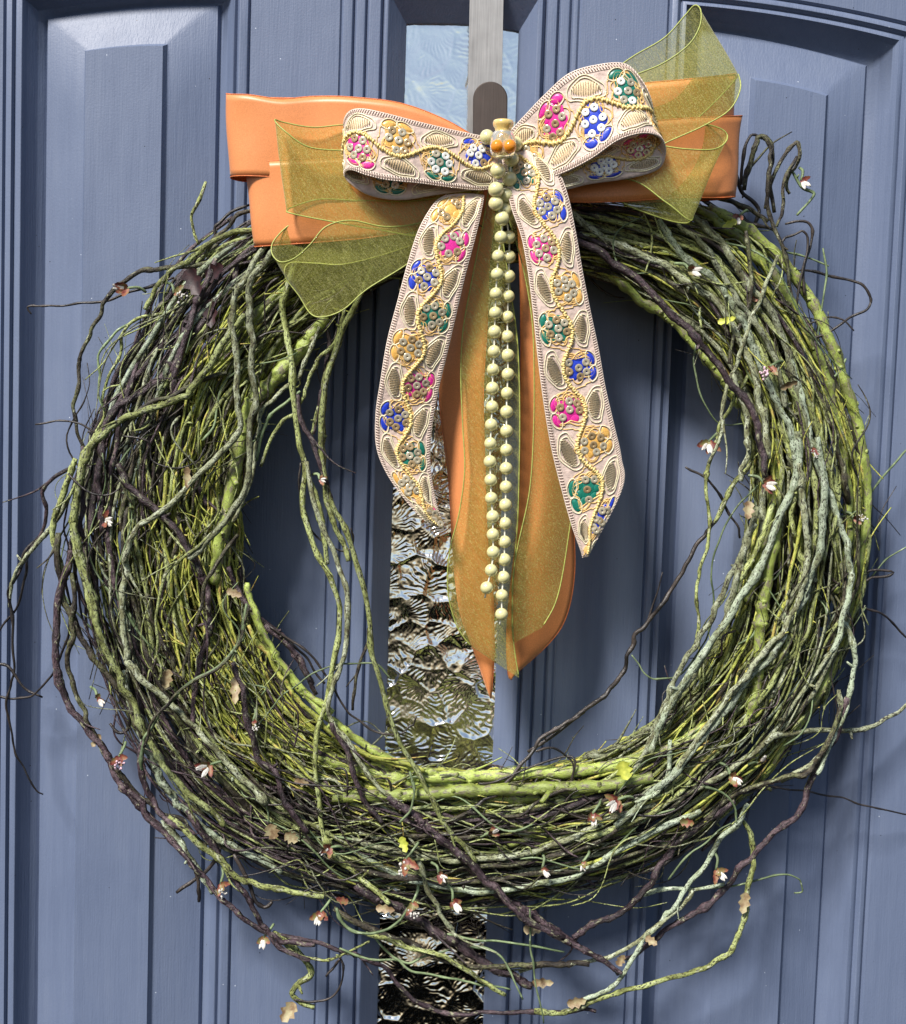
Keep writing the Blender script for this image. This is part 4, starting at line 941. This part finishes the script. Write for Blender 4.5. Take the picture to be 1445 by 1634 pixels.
# embroidered ribbon
def cloth(name, c):
    mt, n, b = newmat(name); v = coord(n)
    n.links.new(ramp(n, noise(n, v, 260, 4), [(.3, tuple(x * .8 for x in c)), (.7, tuple(x * 1.12 for x in c))]), b.inputs['Base Color'])
    b.inputs['Roughness'].default_value = .5; b.inputs['Sheen Weight'].default_value = .3
    n1 = bump(n, None, noise(n, v, 3000, 2), .5, .0001); bump(n, b, noise(n, v, 220, 3), .7, .0012, n1); return mt
PINKCLOTH = cloth('blush_silk', (.62, .48, .42))
def thread(name, c, metal=0., rough=.45):
    mt, n, b = newmat(name); v = coord(n)
    n.links.new(ramp(n, noise(n, v, 1400, 2, .7), [(.3, tuple(x * .7 for x in c)), (.7, tuple(min(1, x * 1.25) for x in c))]), b.inputs['Base Color'])
    b.inputs['Metallic'].default_value = metal * .6; b.inputs['Roughness'].default_value = rough
    bump(n, b, noise(n, v, 2200, 2, .7), .5, .00012); return mt
COLS = {'blue': thread('blue_silk_thread', (.02, .05, .50), 0, .3), 'pink': thread('magenta_silk_thread', (.72, .03, .30), 0, .3),
        'gold': thread('golden_silk_thread', (.75, .42, .10), .1, .3), 'green': thread('emerald_silk_thread', (.01, .17, .12), 0, .3)}
CREAM = thread('cream_metallic_cord', (.82, .74, .52), .15, .38)
TAUPE = thread('taupe_metallic_thread', (.82, .68, .47), .0, .42)
BED = thread('brown_stitch_bed', (.70, .55, .36), .0, .5)
GOLDC = thread('gold_chain_thread', (.86, .64, .26), .3, .35)
BORDER = thread('pink_border_thread', (.72, .60, .52), .1, .5)
SEQ = [simple('champagne_sequin', (.50, .44, .32), .2, .3), simple('bronze_sequin', (.42, .30, .16), .2, .35), simple('lit_sequin', (.74, .74, .70), .3, .1)]  # last is a lit copy: silver-white painted for sequins catching the light
SEQM = []
GOLDF = thread('fine_gold_thread', (.78, .52, .20), .15, .35)
for mt in SEQ:
    mb = MB(); prof = [(1.1, -.2), (1.5, .55), (2.4, .2), (3.0, .5), (4.9, .45), (5.7, .0)]; k = 14; v = []
    for r_, z_ in prof: v += [(r_ * U * math.cos(2 * math.pi * j / k), r_ * U * math.sin(2 * math.pi * j / k), z_ * U) for j in range(k)]
    f = [(i * k + j, i * k + (j + 1) % k, (i + 1) * k + (j + 1) % k, (i + 1) * k + j) for i in range(len(prof) - 1) for j in range(k)]
    f = [q[::-1] for q in f]
    mb.add(v, f); SEQM.append(mb.mesh('sequin', mt))
HEX = [(-9, -12), (5, -13.5), (-15, 0), (0, 0), (14.5, 1.5), (-7, 13), (8, 12.5)]
eb = thing('embroidered_ribbon_bow', P(800, 260, 200), 'blush pink bow embroidered with flowers and sequins, foremost of the three bows', 'bow')
def embroider(rb, parent, phase, side0, c0, cdir=1, PIT=61, W_=95., flip_seq=False, umin=6, umax=None, borders=True):
    rg = random.Random(int(phase * 7 + len(rb.G)))
    order = ['blue', 'pink', 'gold', 'green']
    RL = rb.len / rb.su
    umax = umax or RL - 4
    cord, hatch, chain, bord, bed, gfine = MB(), MB(), MB(), MB(), MB(), MB()
    def path(pts, r, mb, lift, sides=5, n=None):
        pts = [p for p in pts if umin <= p[0] <= umax]
        if len(pts) < 3: return
        c = catmull(np.array(pts), n or len(pts) * 3); q = [rb.at(a, b, lift, W_) for a, b in c]
        mb.tube(np.array([x[0] for x in q]), r * U, sides, nrm=np.array([x[1] for x in q]))
    # borders: cords and zig-zag stitches
    us = np.arange(2, RL - 1, 4.2)
    for e in ((-1, 1) if borders else ()):
        for k, off in enumerate((46.6, 40.2)):
            p = np.array([rb.at(u, e * off, .6, W_)[0] for u in np.arange(1, RL - .5, 3)])
            bord.tube(p, (.9 if k == 0 else .6) * U, 5)
        for u in us:
            a, b_ = rb.at(u, e * 46.2, 1.5, W_)[0], rb.at(u + 2.4, e * 40.6, 1.2, W_)[0]
            bord.tube(np.array([a, (a + b_) / 2 + rb.at(u, e * 44, 0, W_)[1] * .4 * U, b_]), .75 * U, 4)
    k = 0; u0 = phase
    col_mb = {c: MB() for c in order}; seqs = []
    while u0 < RL + 30:
        sd_ = side0 * (1 if k % 2 == 0 else -1); cname = order[(c0 + cdir * k) % 4]
        fc = (u0, sd_ * 11)
        mb = col_mb[cname]
        # scalloped backing
        for a in np.arange(0, 6.28, 6.283 / 7):
            cx, cy = fc[0] + 16 * math.cos(a + .3), fc[1] + 15 * math.sin(a + .3)
            if not (umin + 6 < cx < umax - 6) or abs(cy) > 41: continue
            pad(rb, mb, cx, cy, 7.5 + rg.uniform(-1, 1), 7.5, rg.uniform(0, 3), 1.3, W_)
        if umin + 10 < fc[0] < umax - 10: pad(rb, mb, fc[0], fc[1], 15, 14, 0, 1.3, W_)
        for (dx, dy) in HEX:
            dx, dy = dx + rg.uniform(-1, 1), dy * sd_ + rg.uniform(-1, 1)
            if umin + 8 < fc[0] + dx < umax - 8 and rg.random() > .06: seqs.append((fc[0] + dx, fc[1] + dy, cname))
        # two leaves by the edge
        for q in (-1, 1):
            cx, cy = fc[0] + q * 13, sd_ * 32.5
            if not (umin + 13 < cx < umax - 13): continue
            pad(rb, mb, cx, cy, 12 + rg.uniform(-1, 1), 5.6, -q * sd_ * .28, 1.8, W_, leaf=True)
            ol = leaf_out(cx, cy, 14, 7.4, -q * sd_ * .28)
            path(ol, .8, cord, 1.3)
        # paisley on the other side
        px_, py_ = u0, -sd_ * 25.5
        tl = sd_ * .20
        for sc_ in (1.0, .78): path(leaf_out(px_, py_, 31 * sc_, 13.5 * sc_, tl, blunt=True), .85, cord, 1.2)
        # fine gold scrolls that fill the ground round each blossom
        for q in range(9):
            a0 = rg.uniform(0, 6.28); ra = rg.uniform(19, 26); sp = []
            for i in range(10):
                t = i / 9; aa = a0 + t * 2.2; r2 = ra + 5 * math.sin(t * 9 + q)
                vy = fc[1] + r2 * .9 * math.sin(aa)
                if abs(vy) < 37: sp.append((fc[0] + r2 * math.cos(aa), vy))
            path(sp, .95, gfine, 1.0, 4)
        for q in (-1, 1):
            path([(fc[0] + q * (24 + i * 1.1), sd_ * (34 - i * 3.2) + 3 * math.sin(i * 1.3)) for i in range(11)], .7, gfine, .9, 4)
        z = []
        for i in range(24):
            t = i / 23; w_ = 8.2 * math.sin(math.pi * (.08 + .84 * t)) ** .7
            lx, ly = (t - .5) * 44, w_ * (1 if i % 2 else -1)
            z.append((px_ + lx * math.cos(tl) - ly * math.sin(tl), py_ + lx * math.sin(tl) + ly * math.cos(tl)))
        z = [p for p in z if umin < p[0] < umax]
        if len(z) > 4:
            q = [rb.at(a, b, 1.7, W_) for a, b in z]
            hatch.tube(np.array([x[0] for x in q]), .95 * U, 4, nrm=np.array([x[1] for x in q]))
            pad(rb, bed, px_, py_, 25, 9, tl, .9, W_, leaf=True)
        u0 += PIT; k += 1
    # meandering chain
    for q_, u in enumerate(np.arange(umin, umax - 4, 3.6)):
        t = -side0 * 11.5 * math.cos(math.pi * (u - phase) / PIT) + rg.uniform(-.7, .7)
        z_ = 1 if q_ % 2 else -1
        p, N = rb.at(u, t - 3.4 * z_, 1.1, W_); p2, _ = rb.at(u + 4.2, t + rg.uniform(2.2, 4.0) * z_, 1.2, W_)
        chain.tube(np.array([p, (p + p2) / 2 + N * 1.3 * U, p2]), [1.0 * U, rg.uniform(1.9, 2.6) * U, .9 * U], 5)
    for c_, mb in col_mb.items():
        if mb.n: mb.build('embroidered_blossom', COLS[c_], parent)
    if gfine.n: gfine.build('gold_scroll_thread', GOLDF, parent)
    if cord.n: cord.build('outline_cord', CREAM, parent)
    if bed.n: bed.build('paisley_bed', BED, parent)
    if hatch.n: hatch.build('paisley_stitching', TAUPE, parent)
    chain.build('gold_chain_stitch', GOLDC, parent)
    if bord.n: bord.build('border_stitching', BORDER, parent)
    for u, v_, cname in seqs:
        p, N = rb.at(u, v_, 1.9 + rg.uniform(0, .5), W_)
        z = Vector(N) + Vector([rg.gauss(0, .07) for _ in range(3)]); q = z.to_track_quat('Z', 'Y').to_matrix().to_4x4()
        link('sequin', SEQM[rg.choice((0, 0, 0, 0, 1, 1)) if not flip_seq else (2 if cname in ('green', 'blue') and rg.random() < .8 else rg.choice((0, 0, 1)))], parent, Matrix.Translation(Vector(p)) @ q)
def leaf_out(cx, cy, a, b, ang, blunt=False):
    o = []
    for i in range(25):
        t = i / 24 * 2 * math.pi; x = a * math.cos(t); y = b * math.sin(t) * (1 if blunt else abs(math.sin(t)) ** .35) + (b * .18 * math.sin(t * 5) * .4 if blunt else 0)
        if blunt: y += b * .35 * (x / a) ** 2
        o.append((cx + x * math.cos(ang) - y * math.sin(ang), cy + x * math.sin(ang) + y * math.cos(ang)))
    return o
def pad(rb, mb, cx, cy, a, b, ang, hgt, W_, leaf=False):
    K = 14; v = []; f = []
    for rr_i, (s_, z_) in enumerate(((1, .1), (.85, .7), (.5, 1), (0, 1.05))):
        n_ = K if s_ > 0 else 1
        for i in range(n_):
            t = 2 * math.pi * i / K; x = a * s_ * math.cos(t); y = b * s_ * math.sin(t) * (abs(math.sin(t)) ** .35 if leaf else 1)
            v.append(rb.at(cx + x * math.cos(ang) - y * math.sin(ang), cy + x * math.sin(ang) + y * math.cos(ang), hgt * z_, W_)[0])
    for r_ in range(2):
        for i in range(K): j = (i + 1) % K; f.append((r_ * K + i, r_ * K + j, (r_ + 1) * K + j, (r_ + 1) * K + i))
    for i in range(K): f.append((2 * K + i, 2 * K + (i + 1) % K, 3 * K))
    mb.add(v, f)
def emb_part(rb, name, *a, **k):
    rev = k.pop('rev', None)
    mb = MB(); rb.mesh(mb, 1.4); o = mb.build(name, PINKCLOTH, eb); embroider(rb, o, *a, **k)
    if rev:                                       # the worked side also shows inside the open end of the loop
        rb.N = -rb.N; embroider(rb, o, *a, umin=rb.len / rb.su * rev[0], umax=rb.len / rb.su * rev[1], borders=False, **k); rb.N = -rb.N
    return o

# left loop (A = top edge); outward face first
LLp = Ribbon([(792, 222, 196, 792, 300, 196), (762, 216, 206, 764, 304, 206), (715, 206, 220, 720, 300, 222), (660, 193, 232, 668, 293, 234), (610, 180, 236, 616, 288, 240), (578, 174, 232, 584, 280, 240), (558, 178, 222, 562, 272, 232),
     (551, 196, 206, 552, 276, 214), (560, 212, 206, 558, 292, 208), (590, 222, 208, 590, 312, 208), (640, 230, 208, 640, 319, 208), (700, 236, 206, 700, 310, 206), (780, 240, 190, 780, 300, 190)],
     n=100, crown=3, flip=1, ripple=1.0, seed=20)
# right loop
RLp = Ribbon([(802, 222, 196, 806, 296, 196), (832, 190, 208, 850, 292, 210), (868, 152, 220, 900, 276, 224), (908, 117, 230, 944, 254, 238), (955, 103, 236, 984, 226, 246), (996, 102, 234, 1020, 214, 248), (1020, 126, 226, 1046, 216, 240),
     (1036, 160, 212, 1058, 228, 226), (1040, 186, 206, 1060, 248, 214), (1028, 206, 206, 1050, 270, 210), (990, 222, 208, 1008, 284, 211), (940, 232, 210, 940, 294, 211), (880, 244, 206, 880, 306, 206), (815, 246, 190, 815, 292, 190)],
     n=100, crown=3, flip=1, ripple=1.0, seed=21)
def outward(rb, i=15):
    if rb.N[i, rb.m // 2][1] > 0: rb.N *= -1
    return rb
outward(LLp); outward(RLp)
emb_part(LLp, 'ribbon_loop', 34, -1, 0, -1, 66, flip_seq=True, rev=(.52, .95))
emb_part(RLp, 'ribbon_loop', 36, 1, 2, -1, 62, flip_seq=True, rev=(.52, .95))
LT = Ribbon(tail_rows([(712, 312, 205), (692, 326, 214), (668, 366, 222), (650, 420, 226), (634, 480, 226), (617, 545, 222), (606, 610, 216), (599, 660, 208), (600, 712, 202), (615, 752, 198), (642, 792, 196), (675, 828, 192), (706, 842, 186)],
     [(772, 312, 196), (768, 336, 206), (758, 380, 214), (742, 440, 216), (728, 500, 214), (713, 565, 208), (699, 625, 202), (690, 675, 198), (686, 722, 194), (688, 760, 192), (694, 795, 190), (702, 825, 187), (709, 844, 184)]), n=110, crown=4, ripple=1.6, seed=22)
RT = Ribbon(tail_rows([(800, 250, 204), (808, 290, 214), (815, 330, 222), (832, 380, 228), (843, 440, 230), (850, 500, 230), (857, 570, 226), (866, 640, 220), (878, 710, 212), (895, 780, 206), (912, 840, 202), (931, 889, 198)],
     [(850, 240, 206), (888, 272, 216), (905, 310, 222), (918, 370, 224), (930, 440, 222), (942, 500, 220), (955, 560, 216), (966, 620, 212), (980, 680, 208), (991, 730, 204), (992, 780, 202), (936, 887, 198)]), n=110, crown=4, ripple=1.6, seed=23)
outward(LT); outward(RT)
emb_part(LT, 'ribbon_tail', 36, -1, 2, -1, 58)
emb_part(RT, 'ribbon_tail', 40, -1, 3, 1, 64.8)

# ------------------------------------------------------------------ pearls and charm
def mk_pearl():
    mt, n, b = newmat('ivory_pearl'); v = coord(n)
    b.inputs['Base Color'].default_value = (.68, .64, .33, 1); b.inputs['Roughness'].default_value = .22
    b.inputs['Coat Weight'].default_value = 1.0; b.inputs['Coat Roughness'].default_value = .06; b.inputs['Coat IOR'].default_value = 1.7
    b.inputs['Subsurface Weight'].default_value = .35; b.inputs['Subsurface Radius'].default_value = (.003, .0025, .0015)
    return mt
PEARL = mk_pearl()  # noqa
mb = MB(); ball(mb, np.zeros(3), 10.4 * U * .9, 20, 12); PM = mb.mesh('pearl', PEARL)
TH = simple('white_cotton_thread', (.75, .73, .62), .7)
pg = thing('pearl_strand', P(800, 262, 230), 'two hanging strings of ivory pearls falling from the bow over the tails', 'pearl strand')
LP = [(794.2, 272.6), (791, 302.8), (791, 325), (801, 349), (799, 379), (794.7, 409), (793, 438), (791, 469), (790, 499.5), (789, 529.6), (788, 561), (786.5, 590), (785.5, 619.7), (785, 649), (783.6, 678), (782.3, 707.8), (781.7, 736.8),
      (782.7, 766.2), (783.6, 795), (786, 824.3), (786.2, 853), (786.7, 881), (783.4, 910), (776.4, 937.8)]
RP = [(815.6, 254), (813, 286), (808, 312), (806, 336), (812, 378.8), (812, 410), (811.3, 441), (810.7, 473), (809.6, 506), (809.4, 537), (810, 567), (810.2, 597.5), (808.7, 627.6), (808, 657.3), (808, 687.9), (807.7, 718), (807.3, 747.4), (807, 776.8),
      (806.2, 805.7), (805.6, 835), (804.8, 864.5), (804.5, 892.8), (803, 921), (800.6, 949.9), (800, 980.2)]
for Lst, hh in ((LP, 232), (RP, 222)):
    pts = []
    for i, (x, y) in enumerate(Lst):
        h = max(hh - (i * 4.2 if i < 9 else 38), 190)
        p = P(x, y, h); pts.append(p)
        sc_ = (1.13 if y < 360 else 1) * rng.uniform(.97, 1.03)
        link('pearl', PM, pg, Matrix.Translation(Vector(p)) @ Matrix.Rotation(rng.uniform(0, 6), 4, 'Y') @ Matrix.Scale(sc_, 4))
    x, y = Lst[-1]; pts.append(P(x - 3, y + 16, 190))
    mb = MB(); mb.tube(catmull(np.array(pts), len(pts) * 4), 1.25 * U, 5); mb.build('thread', TH, pg)
for x, y, h in ((777, 219, 214), (822, 230, 212)):
    link('pearl', PM, pg, Matrix.Translation(Vector(P(x, y, h))) @ Matrix.Scale(1.12, 4))
# little glass charm
def resin(name, c, tr=.6, rough=.12):
    mt, n, b = newmat(name); b.inputs['Base Color'].default_value = (*c, 1); b.inputs['Roughness'].default_value = rough
    b.inputs['Transmission Weight'].default_value = tr; b.inputs['IOR'].default_value = 1.45; b.inputs['Coat Weight'].default_value = .5
    bump(n, b, noise(n, coord(n), 500, 2), .3, .0005); return mt
ch = thing('amber_bottle_charm', P(803, 245, 240), 'tiny glass bottle charm with two amber beads at the centre of the bows', 'charm')
def lathe(mb, cx, cy, h, prof, k=20):
    c = P(cx, cy, h); v = []
    for r_, dy in prof: v += [(c[0] + r_ * U * math.cos(2 * math.pi * j / k), c[1] + r_ * U * math.sin(2 * math.pi * j / k), c[2] - dy * U) for j in range(k)]
    f = [(i * k + j, i * k + (j + 1) % k, (i + 1) * k + (j + 1) % k, (i + 1) * k + j) for i in range(len(prof) - 1) for j in range(k)]
    f.append(tuple(range(k))[::-1]); f.append(tuple((len(prof) - 1) * k + j for j in range(k))); mb.add(v, f)
mb = MB(); lathe(mb, 803, 192, 244, [(9, 0), (13.5, 1), (14.5, 4), (14, 8), (11.5, 11), (10.5, 16), (11, 18)]); mb.build('bottle_neck', resin('straw_resin', (.85, .62, .22), .25, .25), ch)
mb = MB(); lathe(mb, 803, 208, 242, [(10, 0), (14, 4), (17, 10), (18, 20), (17, 30), (14, 36), (8, 38)]); mb.build('bottle_body', resin('clear_straw_resin', (.95, .82, .52), .75, .08), ch)
for x in (793.5, 812.5):
    mb = MB(); ball(mb, P(x, 234, 253), 9.6 * U, 18, 12); mb.build('amber_bead', resin('amber_resin', (.98, .36, .03), .35), ch)
